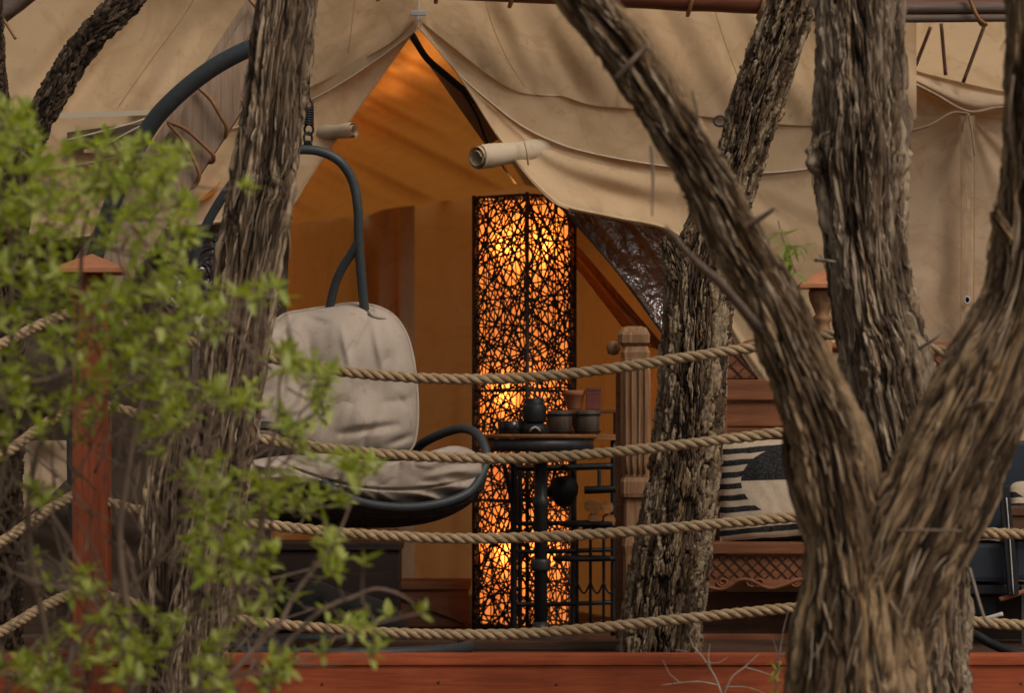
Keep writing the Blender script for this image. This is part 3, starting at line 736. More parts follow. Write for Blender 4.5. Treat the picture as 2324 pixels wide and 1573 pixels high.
# ---------------------------------------------------------------- trees
def trunk_mesh(ctrl, seg_px, ncirc, cellw, celll, amp, seed, style, knots=(), lobes=0.05):
    c = np.array(ctrl, float)                     # (u, v, width, d)
    pts = PA(np.c_[c[:, 0], c[:, 1], c[:, 3]]); rad = c[:, 2] / 2 * c[:, 3] / K
    L = np.linalg.norm(np.diff(pts, axis=0), axis=1).sum()
    n = int(L / (seg_px * c[:, 3].mean() / K)) + 2
    q = catmull(np.c_[pts, rad], 400)
    s = np.r_[0, np.cumsum(np.linalg.norm(np.diff(q[:, :3], axis=0), axis=1))]
    vv = 1000.0 - (q[:, 2] - ZC) * K / q[:, 1]                      # finer rings where the trunk is in the picture
    wt = np.where((vv > -60) & (vv < 1640), 1.0, 0.3); cs = np.r_[0, np.cumsum(np.diff(s) * wt[1:])]
    n = int(cs[-1] / (seg_px * c[:, 3].mean() / K)) + 2
    ss = np.interp(np.linspace(0, cs[-1], n), cs, s)
    q = np.stack([np.interp(ss, s, q[:, k]) for k in range(4)], -1)
    ctr, R = q[:, :3], q[:, 3]
    t, a, b = frames(ctr)
    th = np.arange(ncirc) * 2 * math.pi / ncirc; th = th - 0.5 * np.sin(th - math.pi / 2)   # closer together in front
    TH, SS = np.meshgrid(th, ss); RR = R[:, None] * np.ones_like(TH)
    ct, st = np.cos(TH), np.sin(TH)
    nrm = ct[..., None] * a[:, None] + st[..., None] * b[:, None]
    per = max(6, int(round(2 * math.pi * R.mean() / cellw)))
    RR = RR * (1 + lobes * noise3(ct * 1.6, st * 1.6, SS * 2.2, seed) + lobes * 0.8 * noise3(ct * 3.2, st * 3.2, SS * 1.1, seed + 4))
    base = ctr[:, None] + nrm * RR[..., None]
    x = TH / (2 * math.pi) * per; y = SS / celll
    wx = 0.9 * noise3(ct * 2.2, st * 2.2, SS * 3.0, seed + 7) + 0.35 * noise3(ct * 6, st * 6, SS * 9.0, seed + 8)
    wy = 0.8 * noise3(ct * 4, st * 4, SS * 2.5, seed + 9)
    kb = np.zeros_like(x)
    for (ku, kv, kd, kr, kh) in knots:
        kp = P(ku, kv, kd); dv = base - kp; dist = np.sqrt((dv ** 2).sum(-1))
        gk = np.exp(-(dist / kr) ** 2)
        kb += kh * (gk - 0.9 * np.exp(-(dist / (kr * 0.38)) ** 2))
        wx = wx + 0.8 * gk * np.sin(dist / kr * 3); wy = wy + 0.6 * gk
    def sst(a_, b_, q_): q_ = np.clip((q_ - a_) / (b_ - a_), 0, 1); return q_ * q_ * (3 - 2 * q_)
    rough = noise3(ct * per * 0.9, st * per * 0.9, SS / celll * 2.2, seed + 12)
    fine = noise3(ct * per * 2.2, st * per * 2.2, SS / celll * 7, seed + 14)
    wv_ = 0.22 * rough if style == 'string' else 0.42 * noise3(ct * per * 0.35, st * per * 0.35, SS / celll * 2.6, seed + 21)
    if style == 'string' and not knots: wx = wx * 0.55
    f1, f2, cid = vor(x + wx + wv_, y + wy + 0.18 * fine, per, seed)
    if style == 'string':
        g1, g2, cid2 = vor((x + wx + 0.12 * rough) * 2 + 11, (y + wy) * 0.9, per * 2, seed + 31)
        p1 = sst(0.02, 0.30, f2 - f1); p2 = sst(0.0, 0.30, g2 - g1)
        per2 = per // 2; m1, m2_, cidm = vor((x + wx) * (per2 / per), (y + wy * 0.7) * 0.75, per2, seed + 61); pm = sst(0.0, 0.28, m2_ - m1)
        mid_ = noise3(ct * per * 0.3, st * per * 0.3, SS * 13, seed + 62)
        split = sst(0.1, 0.5, noise3(ct * 2.5, st * 2.5, SS * 5, seed + 40))        # places where a strip has torn away
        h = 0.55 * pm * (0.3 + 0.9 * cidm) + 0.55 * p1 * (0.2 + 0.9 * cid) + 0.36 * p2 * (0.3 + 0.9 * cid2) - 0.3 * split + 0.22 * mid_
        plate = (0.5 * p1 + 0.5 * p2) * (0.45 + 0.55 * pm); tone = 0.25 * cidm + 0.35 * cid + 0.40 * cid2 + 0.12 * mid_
    else:
        g1, g2, cid2 = vor((x + wx + 0.3 * fine) * 2 + 5, (y + wy + 0.3 * rough) * 1.6, per * 2, seed + 31)
        p1 = sst(0.03, 0.24, f2 - f1); p2 = sst(0.0, 0.22, g2 - g1)
        lift = np.mod(y + wy + cid, 1.0)
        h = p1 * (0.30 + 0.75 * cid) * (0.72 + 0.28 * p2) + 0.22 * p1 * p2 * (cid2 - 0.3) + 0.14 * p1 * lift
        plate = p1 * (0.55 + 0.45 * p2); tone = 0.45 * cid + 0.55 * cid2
    h = h + 0.22 * rough * plate + 0.16 * fine
    V = base + nrm * (amp * (h - 0.6) + kb)[..., None]
    tone = tone + 0.22 * noise3(ct * 2.6, st * 2.6, SS * 3.5, seed + 70) + 0.12 * noise3(ct * 5, st * 5, SS * 9, seed + 71)
    tone = np.clip((tone - 0.5) * 1.5 + 0.5, 0, 1)
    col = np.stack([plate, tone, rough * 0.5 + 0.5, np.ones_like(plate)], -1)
    axs = np.stack([ct * R.mean() * 30, st * R.mean() * 30, SS, np.ones_like(SS)], -1)
    F = grid_faces(n, ncirc, True)
    return V.reshape(-1, 3), F, (col.reshape(-1, 4), axs.reshape(-1, 4)), ctr, R

def add_trunk(name, parent, mat, *a, strips=0, **k):
    V, F, col, ctr, R = trunk_mesh(*a, **k)
    o = mk(name, V, F, mat, parent, attr=col)
    if strips:                                        # loose fibres and strips of bark lifting off the trunk
        nc = a[2]; G = V.reshape(-1, nc, 3); n = len(G); q = random.Random(nc + n); mb = MB()
        vv = 1000.0 - (ctr[:, 2] - ZC) * K / ctr[:, 1]; ok = [i for i in range(6, n - 6) if -40 < vv[i] < 1600]
        step = np.linalg.norm(np.diff(ctr, axis=0), axis=1).mean()
        for _ in range(strips):
            i0 = q.choice(ok); j0 = int(q.random() * nc); L = int(q.uniform(0.05, 0.20) / step); i1 = min(n - 2, i0 + max(L, 8))
            idx = np.linspace(i0, i1, 9).astype(int)
            drift = q.uniform(-0.04, 0.04) * nc; js = (j0 + np.linspace(0, drift, 9)).astype(int) % nc
            p = G[idx, js]; nr_ = p - ctr[idx]; nr_ /= np.linalg.norm(nr_, axis=1)[:, None]
            e = np.cross(nr_, np.gradient(ctr, axis=0)[idx]); e /= np.linalg.norm(e, axis=1)[:, None] + 1e-9
            t = np.linspace(0, 1, 9); up = q.random() < 0.5
            lift = 0.0025 + q.uniform(0.002, 0.016) * ((1 - t) if up else t) ** 3
            p = ctr[idx] + nr_ * (np.maximum(np.linalg.norm(p - ctr[idx], axis=1), R[idx] * 0.97) + lift)[:, None]
            w_ = q.uniform(0.0016, 0.0055) * np.sin(np.pi * (0.12 + 0.76 * t))
            th_ = nr_ * 0.0016
            VV = np.stack([p - e * w_[:, None], p + th_, p + e * w_[:, None], p - th_], 1).reshape(-1, 3)
            FF = [(4 * r_ + c_, 4 * r_ + (c_ + 1) % 4, 4 * r_ + 4 + (c_ + 1) % 4, 4 * r_ + 4 + c_) for r_ in range(8) for c_ in range(4)]
            mb.add(VV, FF)
        so = mb.mk('bark_strips', M['strip'], o); so['kind'] = 'stuff'
    return o

def tree(name, label, base):
    return thing(name, label, 'tree', base)

def twig(parent, pts, r0, r1, mat=None, name='twig', m=12):
    V, F = tube(catmull(PA(pts), m), np.linspace(r0, r1, m), 6)
    return mk(name, V, F, mat or M['drytwig'], parent)

# tall trunk at left, in front of the ropes
tl = tree('juniper_tree', 'straight shaggy trunk left of the doorway, in front of the hanging chair', P(440, 1640, 11.3) * np.array([1, 1, 0]))
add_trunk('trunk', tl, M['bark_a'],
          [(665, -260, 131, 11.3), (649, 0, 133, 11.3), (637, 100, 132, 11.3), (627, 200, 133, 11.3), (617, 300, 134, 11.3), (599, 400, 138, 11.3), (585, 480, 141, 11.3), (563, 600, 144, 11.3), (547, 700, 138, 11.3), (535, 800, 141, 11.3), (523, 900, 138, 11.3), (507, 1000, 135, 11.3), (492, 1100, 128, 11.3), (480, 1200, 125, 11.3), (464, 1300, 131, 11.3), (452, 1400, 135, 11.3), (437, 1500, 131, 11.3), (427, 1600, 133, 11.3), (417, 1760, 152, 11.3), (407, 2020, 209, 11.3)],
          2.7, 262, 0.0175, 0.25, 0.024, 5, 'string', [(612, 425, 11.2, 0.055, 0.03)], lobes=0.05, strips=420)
add_trunk('stem', tl, M['bark_a'],
          [(404, 975, 24, 11.36), (398, 1010, 62, 11.37), (388, 1080, 92, 11.38), (380, 1200, 108, 11.38), (374, 1400, 114, 11.38), (368, 1600, 124, 11.38), (350, 2000, 190, 11.38)],
          3.2, 170, 0.0165, 0.25, 0.022, 15, 'string')
twig(tl, [(655, 520, 11.22), (658, 545, 11.2), (660, 575, 11.2), (657, 590, 11.2)], 0.002, 0.001)

# tree growing through the deck
tm = tree('oak_tree', 'rough plated trunk growing up through the deck behind the ropes', P(1495, 1500, 12.75) * np.array([1, 1, 0]))
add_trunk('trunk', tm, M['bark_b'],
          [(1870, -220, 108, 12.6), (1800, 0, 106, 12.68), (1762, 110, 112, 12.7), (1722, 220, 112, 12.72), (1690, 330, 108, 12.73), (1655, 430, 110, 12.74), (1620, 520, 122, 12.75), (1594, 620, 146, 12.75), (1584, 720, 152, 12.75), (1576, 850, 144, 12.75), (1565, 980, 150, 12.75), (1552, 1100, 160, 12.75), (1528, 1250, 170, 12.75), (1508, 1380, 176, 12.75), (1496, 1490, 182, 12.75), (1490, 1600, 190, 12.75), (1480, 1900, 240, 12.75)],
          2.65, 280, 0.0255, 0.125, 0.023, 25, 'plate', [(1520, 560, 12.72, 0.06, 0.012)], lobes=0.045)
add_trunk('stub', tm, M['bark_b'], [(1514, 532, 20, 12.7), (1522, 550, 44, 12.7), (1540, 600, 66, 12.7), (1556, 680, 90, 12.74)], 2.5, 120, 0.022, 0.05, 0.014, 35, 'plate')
eb = thing('screw_eye', 'dark steel screw eye in the upper part of the plated trunk', 'hook', P(1660, 282, 12.7))
er = [(1635 + 14 * math.cos(a), 274 + 11 * math.sin(a), 12.69) for a in np.linspace(0.3, 2 * math.pi + 0.1, 14)]
V, F = tube_px(er + [(1660, 281, 12.69), (1685, 286, 12.7)], 0.0055, 8, 50); mk('ring', V, F, M['steel'], eb)

# rear straight trunk at right
tc_ = tree('knotted_tree', 'upright grey trunk with eye shaped knots behind the forked tree', P(2090, 1640, 11.0) * np.array([1, 1, 0]))
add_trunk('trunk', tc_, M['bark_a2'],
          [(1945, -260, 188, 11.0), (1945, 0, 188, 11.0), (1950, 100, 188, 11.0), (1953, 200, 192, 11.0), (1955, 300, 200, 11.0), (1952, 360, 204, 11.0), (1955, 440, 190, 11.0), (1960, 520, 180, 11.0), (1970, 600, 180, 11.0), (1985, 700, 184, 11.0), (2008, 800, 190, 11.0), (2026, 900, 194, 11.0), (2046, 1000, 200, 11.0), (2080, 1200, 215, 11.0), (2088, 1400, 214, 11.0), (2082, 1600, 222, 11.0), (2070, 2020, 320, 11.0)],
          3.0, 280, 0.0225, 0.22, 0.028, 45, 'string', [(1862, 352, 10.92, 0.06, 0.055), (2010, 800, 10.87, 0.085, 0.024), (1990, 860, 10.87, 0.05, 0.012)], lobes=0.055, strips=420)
twig(tc_, [(2070, 800, 10.9), (2120, 770, 10.85), (2140, 752, 10.85)], 0.006, 0.003)
twig(tc_, [(2200, 1290, 10.9), (2232, 1398, 10.85), (2250, 1420, 10.8)], 0.006, 0.004)
twig(tc_, [(1850, 590, 10.88), (1880, 592, 10.84), (1895, 594, 10.85)], 0.006, 0.004)

# forked tree in the right foreground
tf = tree('forked_tree', 'thick forked trunk in the right foreground, out of focus', P(1950, 1700, 9.8) * np.array([1, 1, 0]))
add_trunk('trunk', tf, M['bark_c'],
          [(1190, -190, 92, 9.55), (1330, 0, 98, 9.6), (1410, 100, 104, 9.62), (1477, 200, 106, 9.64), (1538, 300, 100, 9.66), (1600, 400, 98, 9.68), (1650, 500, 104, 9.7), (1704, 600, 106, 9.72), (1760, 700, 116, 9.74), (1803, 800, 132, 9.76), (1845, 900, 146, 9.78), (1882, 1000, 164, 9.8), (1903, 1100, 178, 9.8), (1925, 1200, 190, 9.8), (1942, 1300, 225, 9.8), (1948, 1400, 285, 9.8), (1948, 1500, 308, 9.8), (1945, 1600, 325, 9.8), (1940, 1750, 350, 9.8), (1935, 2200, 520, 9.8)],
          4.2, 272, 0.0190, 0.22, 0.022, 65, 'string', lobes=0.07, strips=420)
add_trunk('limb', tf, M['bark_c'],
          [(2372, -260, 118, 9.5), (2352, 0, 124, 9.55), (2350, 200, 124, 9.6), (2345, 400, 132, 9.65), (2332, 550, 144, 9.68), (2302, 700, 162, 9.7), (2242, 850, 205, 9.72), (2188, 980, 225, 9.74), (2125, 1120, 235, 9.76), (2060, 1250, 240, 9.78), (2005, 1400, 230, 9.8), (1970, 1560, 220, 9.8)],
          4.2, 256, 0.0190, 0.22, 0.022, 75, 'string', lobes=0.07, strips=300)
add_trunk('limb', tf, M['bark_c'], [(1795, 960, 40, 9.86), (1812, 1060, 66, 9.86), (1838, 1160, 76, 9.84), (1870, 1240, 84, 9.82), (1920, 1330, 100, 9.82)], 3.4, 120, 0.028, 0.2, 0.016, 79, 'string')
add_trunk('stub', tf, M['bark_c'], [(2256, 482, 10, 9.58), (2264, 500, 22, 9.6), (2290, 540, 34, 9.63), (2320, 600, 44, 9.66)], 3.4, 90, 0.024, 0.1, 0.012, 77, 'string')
for pts, r0, r1 in (([(1398, 178, 9.56), (1432, 140, 9.53), (1470, 100, 9.54)], 0.009, 0.007),
                    ([(1478, 330, 9.58), (1482, 400, 9.55), (1480, 490, 9.55)], 0.006, 0.002),
                    ([(1512, 516, 8.7), (1570, 585, 8.9), (1640, 650, 9.2), (1720, 745, 9.6)], 0.006, 0.016),
                    ([(1578, 330, 9.64), (1584, 270, 9.6), (1570, 205, 9.6)], 0.006, 0.003),
                    ([(2035, 1206, 9.62), (2100, 1204, 9.58), (2180, 1206, 9.6)], 0.005, 0.004),
                    ([(2190, 930, 9.6), (2230, 912, 9.55), (2262, 910, 9.55)], 0.006, 0.004),
                    ([(1682, 520, 9.66), (1730, 492, 9.62), (1758, 472, 9.6)], 0.010, 0.006),
                    ([(2300, 170, 9.52), (2290, 260, 9.5), (2296, 330, 9.52)], 0.005, 0.002)):
    twig(tf, pts, r0, r1, M['twig'])

# dark tree at far left, behind the shrub
tz = tree('dark_tree', 'dark rough trunk leaning behind the leafy shrub at far left', P(15, 1600, 12.5) * np.array([1, 1, 0]))
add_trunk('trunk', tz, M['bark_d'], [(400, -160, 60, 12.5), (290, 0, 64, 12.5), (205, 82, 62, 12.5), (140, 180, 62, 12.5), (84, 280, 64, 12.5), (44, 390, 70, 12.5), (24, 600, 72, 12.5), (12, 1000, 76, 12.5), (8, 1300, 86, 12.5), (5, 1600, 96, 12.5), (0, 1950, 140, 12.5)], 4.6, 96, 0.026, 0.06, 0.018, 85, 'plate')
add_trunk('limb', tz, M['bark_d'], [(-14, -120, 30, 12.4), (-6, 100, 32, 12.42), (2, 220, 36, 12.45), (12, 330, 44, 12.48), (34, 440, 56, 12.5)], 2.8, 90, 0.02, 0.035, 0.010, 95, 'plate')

# ---------------------------------------------------------------- railing posts and ropes
def cap_vf(c, wd):
    """a moulded pyramid cap, underside at c"""
    prof = [(0.36, 0), (0.5, 0.012), (0.5, 0.07), (0.45, 0.085), (0.44, 0.11), (0.035, 0.29), (0.012, 0.30)]
    V = []; F = []
    for r, z in prof:
        for sx, sy in ((-1, -1), (1, -1), (1, 1), (-1, 1)):
            V.append((c[0] + sx * r * wd, c[1] + sy * r * wd, c[2] + z * wd))
    for i in range(len(prof) - 1):
        for k in range(4):
            F.append((i * 4 + k, i * 4 + (k + 1) % 4, i * 4 + 4 + (k + 1) % 4, i * 4 + 4 + k))
    F.append((3, 2, 1, 0)); n = 4 * (len(prof) - 1); F.append((n, n + 1, n + 2, n + 3))
    return np.array(V), F

pl = thing('rail_post', 'rust red square railing post with copper coloured cap, behind the shrub', 'post', P(205, 1600, 12.0) * np.array([1, 1, 0]))
a = P(165, 640, 12.0); b = P(246, 640, 12.0)
V, F = box_vf((a[0], 11.98, 0.0), (b[0], 12.10, P(0, 622, 12.0)[2]), 0.006); mk('shaft', V, F, M['stain_post'], pl, smooth=False)
V, F = box_vf((a[0] - 0.012, 11.968, P(0, 672, 12)[2]), (b[0] + 0.012, 12.112, P(0, 660, 12)[2]), 0.004); mk('collar', V, F, M['stain_post'], pl, smooth=False)
V, F = cap_vf(((a[0] + b[0]) / 2, 12.04, P(0, 621.5, 12.0)[2]), 0.245); mk('cap', V, F, M['cap'], pl, smooth=False)
pr = thing('rail_post', 'railing post mostly hidden behind the forked tree', 'post', P(2000, 1600, 12.0) * np.array([1, 1, 0]))
a = P(1962, 640, 12.0); b = P(2042, 640, 12.0)
V, F = box_vf((a[0], 11.98, 0.0), (b[0], 12.10, P(0, 700, 12.0)[2]), 0.006); mk('shaft', V, F, M['stain_post'], pr, smooth=False)
V, F = cap_vf(((a[0] + b[0]) / 2, 12.04, P(0, 699.5, 12.0)[2]), 0.2); mk('cap', V, F, M['cap'], pr, smooth=False)

def rope(label, ctrl, r=0.0195, pitch=0.115, group=None, hand=1):
    c = catmull(PA(ctrl), 500)
    s = np.r_[0, np.cumsum(np.linalg.norm(np.diff(c, axis=0), axis=1))]
    n = int(s[-1] / pitch * 12) + 2
    ss = np.linspace(0, s[-1], n)
    c = np.stack([np.interp(ss, s, c[:, k]) for k in range(3)], -1)
    t, a, b = frames(c)
    th = thing('rope', label, 'rope', c[0], group)
    for k in range(3):
        ph = hand * 2 * math.pi * ss / pitch + 0.5 * noise2(ss * 2.2, ss * 0 + 7.5, 3) + k * 2 * math.pi / 3
        wob = 1 + 0.12 * noise2(ss * 9, ss * 0 + k, 6)
        p = c + (np.cos(ph) * r * 0.52 * wob)[:, None] * a + (np.sin(ph) * r * 0.52 * wob)[:, None] * b
        V, F = tube(p, r * 0.545 * (1 + 0.06 * noise2(ss * 14, ss * 0 + 3 * k, 8)), 8); mk('strand', V, F, M['rope'], th)
    fz_ = MB(); q_ = random.Random(int(s[-1] * 1e4))
    for k in range(int(s[-1] * 26)):
        i = q_.randrange(3, n - 3); a0 = q_.uniform(0, 6.28); dv = math.cos(a0) * a[i] + math.sin(a0) * b[i]
        p0 = c[i] + dv * r * 0.9; L_ = q_.uniform(0.006, 0.022)
        fz_.add(*tube(np.array([p0, p0 + dv * L_ * 0.4 + t[i] * L_ * 0.5, p0 + dv * L_ * 0.6 + t[i] * L_ + np.array([0, 0, -0.2 * L_])]), np.array([0.0005, 0.0004, 0.0002]), 3))
    o = fz_.mk('loose_fibres', M['rope'], th); o['kind'] = 'stuff'
    return th
GR = 'ropes strung along the deck edge'
lp = 12.0
rope('top rope between the posts, crossing the chair cushion', [(244, 722, lp), (300, 740, lp), (390, 766, lp), (500, 792, lp), (610, 812, lp), (700, 830, lp), (800, 846, lp), (950, 858, lp), (1100, 861, lp), (1250, 853, lp), (1400, 835, lp), (1550, 812, lp), (1700, 790, lp), (1850, 765, lp), (1964, 745, lp)], group=GR)
rope('second rope down between the posts, crossing just below the table top', [(244, 922, lp), (400, 962, lp), (580, 995, lp), (700, 1013, lp), (900, 1033, lp), (1130, 1041, lp), (1300, 1035, lp), (1500, 1015, lp), (1650, 997, lp), (1800, 978, lp), (1964, 952, lp)], group=GR)
rope('third rope down between the posts, crossing the striped pillow foot', [(244, 1140, lp), (320, 1160, lp), (480, 1180, lp), (640, 1196, lp), (800, 1212, lp), (1050, 1223, lp), (1300, 1216, lp), (1500, 1201, lp), (1700, 1183, lp), (1850, 1170, lp), (1964, 1158, lp)], group=GR)
rope('lowest rope between the posts, just above the deck edge', [(244, 1352, lp), (325, 1376, lp), (430, 1394, lp), (540, 1407, lp), (700, 1424, lp), (900, 1438, lp), (1130, 1441, lp), (1300, 1431, lp), (1500, 1411, lp), (1650, 1395, lp), (1800, 1380, lp), (1964, 1362, lp)], group=GR)
for nm, v0, v1, v2 in (('uppermost', 706, 782, 830), ('second', 925, 1036, 1090), ('third', 1125, 1232, 1290), ('lowest', 1345, 1436, 1500)):
    rope(nm + ' rope left of the capped post, running out of the picture', [(166, v0, lp), (90, v0 + (v1 - v0) * 0.42, lp - 0.05), (0, v1, lp - 0.12), (-120, v2 - 6, lp - 0.2), (-260, v2, lp - 0.3)], pitch=0.07, group=GR)
for nm, pts in (('top rope at right, seen between the knotted and forked trunks', [(2040, 770, lp), (2100, 790, lp), (2170, 801, lp), (2260, 812, lp), (2500, 820, lp)]),
                ('second rope at right, seen at the picture edge below the cushion', [(2040, 1176, lp), (2140, 1202, lp), (2240, 1210, lp), (2330, 1213, lp), (2520, 1212, lp)]),
                ('lowest rope at right, by the black hose', [(2040, 1380, lp), (2120, 1398, lp), (2200, 1410, lp), (2330, 1420, lp), (2520, 1420, lp)])):
    rope(nm, pts, group=GR)

# ---------------------------------------------------------------- hanging chair and stand
cst = thing('chair_stand', 'dark grey arched steel stand carrying the hanging chair', 'stand', np.array([P(240, 1440, 12.9)[0], 12.9, FLOOR]))
arc = [(640, 1466, 12.95), (440, 1466, 13.05), (300, 1462, 13.15), (225, 1400, 13.2), (178, 1200, 13.2), (172, 900, 13.2), (190, 690, 13.18), (222, 560, 13.15), (268, 430, 13.1), (330, 302, 13.06), (390, 228, 13.02), (480, 155, 12.98), (575, 106, 12.95), (640, 96, 12.93), (672, 112, 12.92)]
V, F = tube_px(arc, 0.034, 16, 110); mk('arched_pole', V, F, M['steel'], cst)
V, F = tube_px([(672, 112, 12.92), (692, 130, 12.92), (700, 160, 12.91), (700, 190, 12.9)], 0.006, 8, 14); mk('hook', V, F, M['iron'], cst)
ctr = np.array([P(770, 1466, 12.95)[0], 12.95, FLOOR + 0.026])
ringp = np.array([ctr + np.array([0.50 * math.cos(a), 0.50 * math.sin(a), 0]) for a in np.linspace(0, 2 * math.pi, 60, endpoint=False)])
V, F = tube(ringp, 0.024, 10, True); mk('base_ring', V, F, M['steel'], cst)

ch = thing('hanging_chair', 'egg shaped hanging chair with a beige cushion, partly behind the left trunk', 'chair', P(760, 1215, 12.85))
# spring and links
sp = []
for k in range(86):
    a = k * 2 * math.pi / 12; c0 = P(699, 243 + 40 * k / 85.0, 12.9)
    sp.append(c0 + np.array([0.019 * math.cos(a), 0.019 * math.sin(a), 0]))
V, F = tube(np.array(sp), 0.0052, 6); mk('spring', V, F, M['iron'], ch)
hk = [(700, 190, 12.9), (701, 215, 12.9), (704, 226, 12.9), (709, 236, 12.9), (706, 246, 12.9), (698, 244, 12.9)]
V, F = tube_px(hk, 0.0045, 7, 24); mk('hook', V, F, M['iron'], ch)
def link(u, v, w, h, tw, nm='chain_link', r=0.005):
    c = P(u, v, 12.9); pts = []
    for k in range(20):
        a = 2 * math.pi * k / 20
        pts.append(c + np.array([w * math.cos(a) * math.cos(tw), w * math.cos(a) * math.sin(tw), h * math.sin(a)]))
    V, F = tube(np.array(pts), r, 7, True); return mk(nm, V, F, M['iron'], ch)
link(701, 293, 0.017, 0.020, 0.2); link(699, 313, 0.018, 0.022, 0.6); link(699, 330, 0.014, 0.016, -0.3)
# hoop
hoop = [(836, 740, 13.02), (826, 690, 13.0), (818, 600, 12.97), (814, 540, 12.95), (812, 470, 12.93), (800, 410, 12.92), (770, 365, 12.9), (725, 343, 12.9), (680, 339, 12.9), (640, 342, 12.9), (590, 358, 12.92), (545, 395, 12.94), (500, 455, 12.97), (462, 525, 13.0), (438, 600, 13.03), (428, 680, 13.06), (420, 800, 13.1)]
V, F = tube_px(hoop, 0.0185, 12, 110); hpo = mk('hoop', V, F, M['steel'], ch)
V, F = tube_px([(815, 545, 12.95), (800, 572, 12.97), (775, 612, 13.0), (758, 655, 13.03), (742, 730, 13.08)], 0.0175, 12, 30); mk('hoop_branch', V, F, M['steel'], hpo)
rim = [(930, 1028, 13.1), (965, 1003, 13.02), (1010, 982, 12.92), (1052, 973, 12.82), (1085, 988, 12.73), (1103, 1030, 12.66), (1094, 1075, 12.60), (1060, 1120, 12.52), (990, 1145, 12.47), (905, 1152, 12.45), (818, 1140, 12.45), (748, 1107, 12.47), (712, 1064, 12.53), (684, 1022, 12.57), (650, 984, 12.62), (608, 967, 12.68), (560, 972, 12.78), (520, 1000, 12.9), (505, 1040, 13.05), (560, 1070, 13.2), (700, 1075, 13.3), (850, 1060, 13.25)]
V, F = tube_px(rim, 0.0178, 12, 160, True); mk('rim', V, F, M['steel'], ch)
# woven bowl below the rim
rc = catmull(np.array(rim, float), 80, True); low = np.array([820, 1200, 12.85]); rows = []
for k in range(16):
    t = k / 15.0; rr = math.cos(t * math.pi / 2) ** 0.75
    row = low[None] + (rc - low[None]) * rr
    row[:, 1] = np.maximum(row[:, 1] + 0, 1060) * rr * 0 + (rc[:, 1].clip(1070, 1150) * (1 - math.sin(t * math.pi / 2)) + 1196 * math.sin(t * math.pi / 2))
    rows.append(row)
V = PA(np.array(rows)).reshape(-1, 3); wbo = mk('woven_bowl', V, grid_faces(16, 80, True), M['wicker'], ch)
mb = MB()
for k in range(0, 80, 2):
    pts = PA(np.array([rows[j][(k + j // 2) % 80] for j in range(0, 15)])); mb.add(*tube(pts, 0.006, 5))
for j in range(1, 14, 2):
    mb.add(*tube(PA(np.array(rows[j])[::2]), 0.006, 5, True))
o = mb.mk('wicker_weave', M['wicker'], wbo); o['kind'] = 'stuff'

def cushion(name, outline, ctr, dfront, thick, wr, parent, mat, nr=60, na=260, curve=None, gath=None):
    o = catmull(np.array(outline, float), na, True); c = np.array(ctr, float)
    rows = []
    rad = np.r_[np.linspace(0, 1, nr), np.linspace(1, 0, 16)[1:]]
    for i, r in enumerate(rad):
        front = i < nr
        uv = c[None] + (o - c[None]) * r
        bulge = (1 - r ** 3.2) ** 0.5 if r < 1 else 0
        d = dfront + (curve(uv[:, 0], uv[:, 1]) if curve else 0)
        if front:
            d = d + thick * (1 - bulge)
            d = d + wr(uv[:, 0], uv[:, 1], r)
        else: d = d + thick * (1 + 0.5 * bulge)
        rows.append(np.c_[uv, np.broadcast_to(d, (na,))])
    V = PA(np.array(rows)).reshape(-1, 3)
    return mk(name, V, grid_faces(len(rad), na, True), mat, parent)

def wr_back(u, v, r):
    f = 0.026 * noise2(u / 70, v / 110, 3) + 0.016 * (1 - np.abs(noise2(u / 60 + v / 130, v / 120, 13))) ** 5 + 0.003 * noise2(u / 18, v / 40, 4)
    for (u0, v0, u1, v1, h, w_) in ((775, 740, 800, 860, -0.016, 9), (845, 730, 870, 850, -0.012, 8), (770, 985, 900, 965, 0.028, 9), (650, 760, 640, 900, 0.03, 10), (880, 1010, 945, 985, 0.022, 8), (800, 1040, 850, 960, 0.012, 6), (905, 900, 930, 930, 0.012, 7), (690, 720, 745, 735, 0.016, 7), (830, 690, 845, 715, 0.03, 7), (700, 760, 715, 880, 0.012, 12)):
        dx, dy = u1 - u0, v1 - v0; L2 = dx * dx + dy * dy
        t = np.clip(((u - u0) * dx + (v - v0) * dy) / L2, 0, 1)
        dd = np.hypot(u - u0 - t * dx, v - v0 - t * dy)
        f = f + h * np.exp(-(dd / w_) ** 2) * np.sin(math.pi * (0.1 + 0.8 * t))
    return f
backo = [(616, 728), (650, 712), (700, 703), (750, 695), (795, 689), (832, 691), (868, 701), (898, 721), (922, 758), (936, 805), (944, 860), (948, 920), (946, 975), (936, 1015), (905, 1042), (830, 1062), (740, 1065), (650, 1055), (560, 1045), (480, 1010), (446, 920), (440, 800), (456, 722), (500, 700), (560, 712)]
bc = cushion('back_cushion', backo, (720, 880), 12.77, 0.19, wr_back, ch, M['cushion'], 64, 240, lambda u, v: 0.18 * ((v - 1050) / -360).clip(0, 1.2) * 0.6 + 0.00000055 * 0 * u - 0.10 * ((700 - u) / 250).clip(0, 1) ** 2)
bo_ = catmull(np.array(backo, float), 150, True)
bd_ = 12.77 + 0.185 + 0.108 * ((bo_[:, 1] - 1050) / -360).clip(0, 1.2) - 0.10 * ((700 - bo_[:, 0]) / 250).clip(0, 1) ** 2
V, F = tube(PA(np.c_[bo_, bd_]), 0.006, 6, True); mk('piping', V, F, M['cushion'], bc)
V, F = tube_px([(838, 706, 12.98), (846, 716, 12.955), (858, 720, 12.95), (870, 722, 12.96), (876, 726, 12.975)], 0.008, 7, 16); mk('fabric_loop', V, F, M['cushion'], bc)
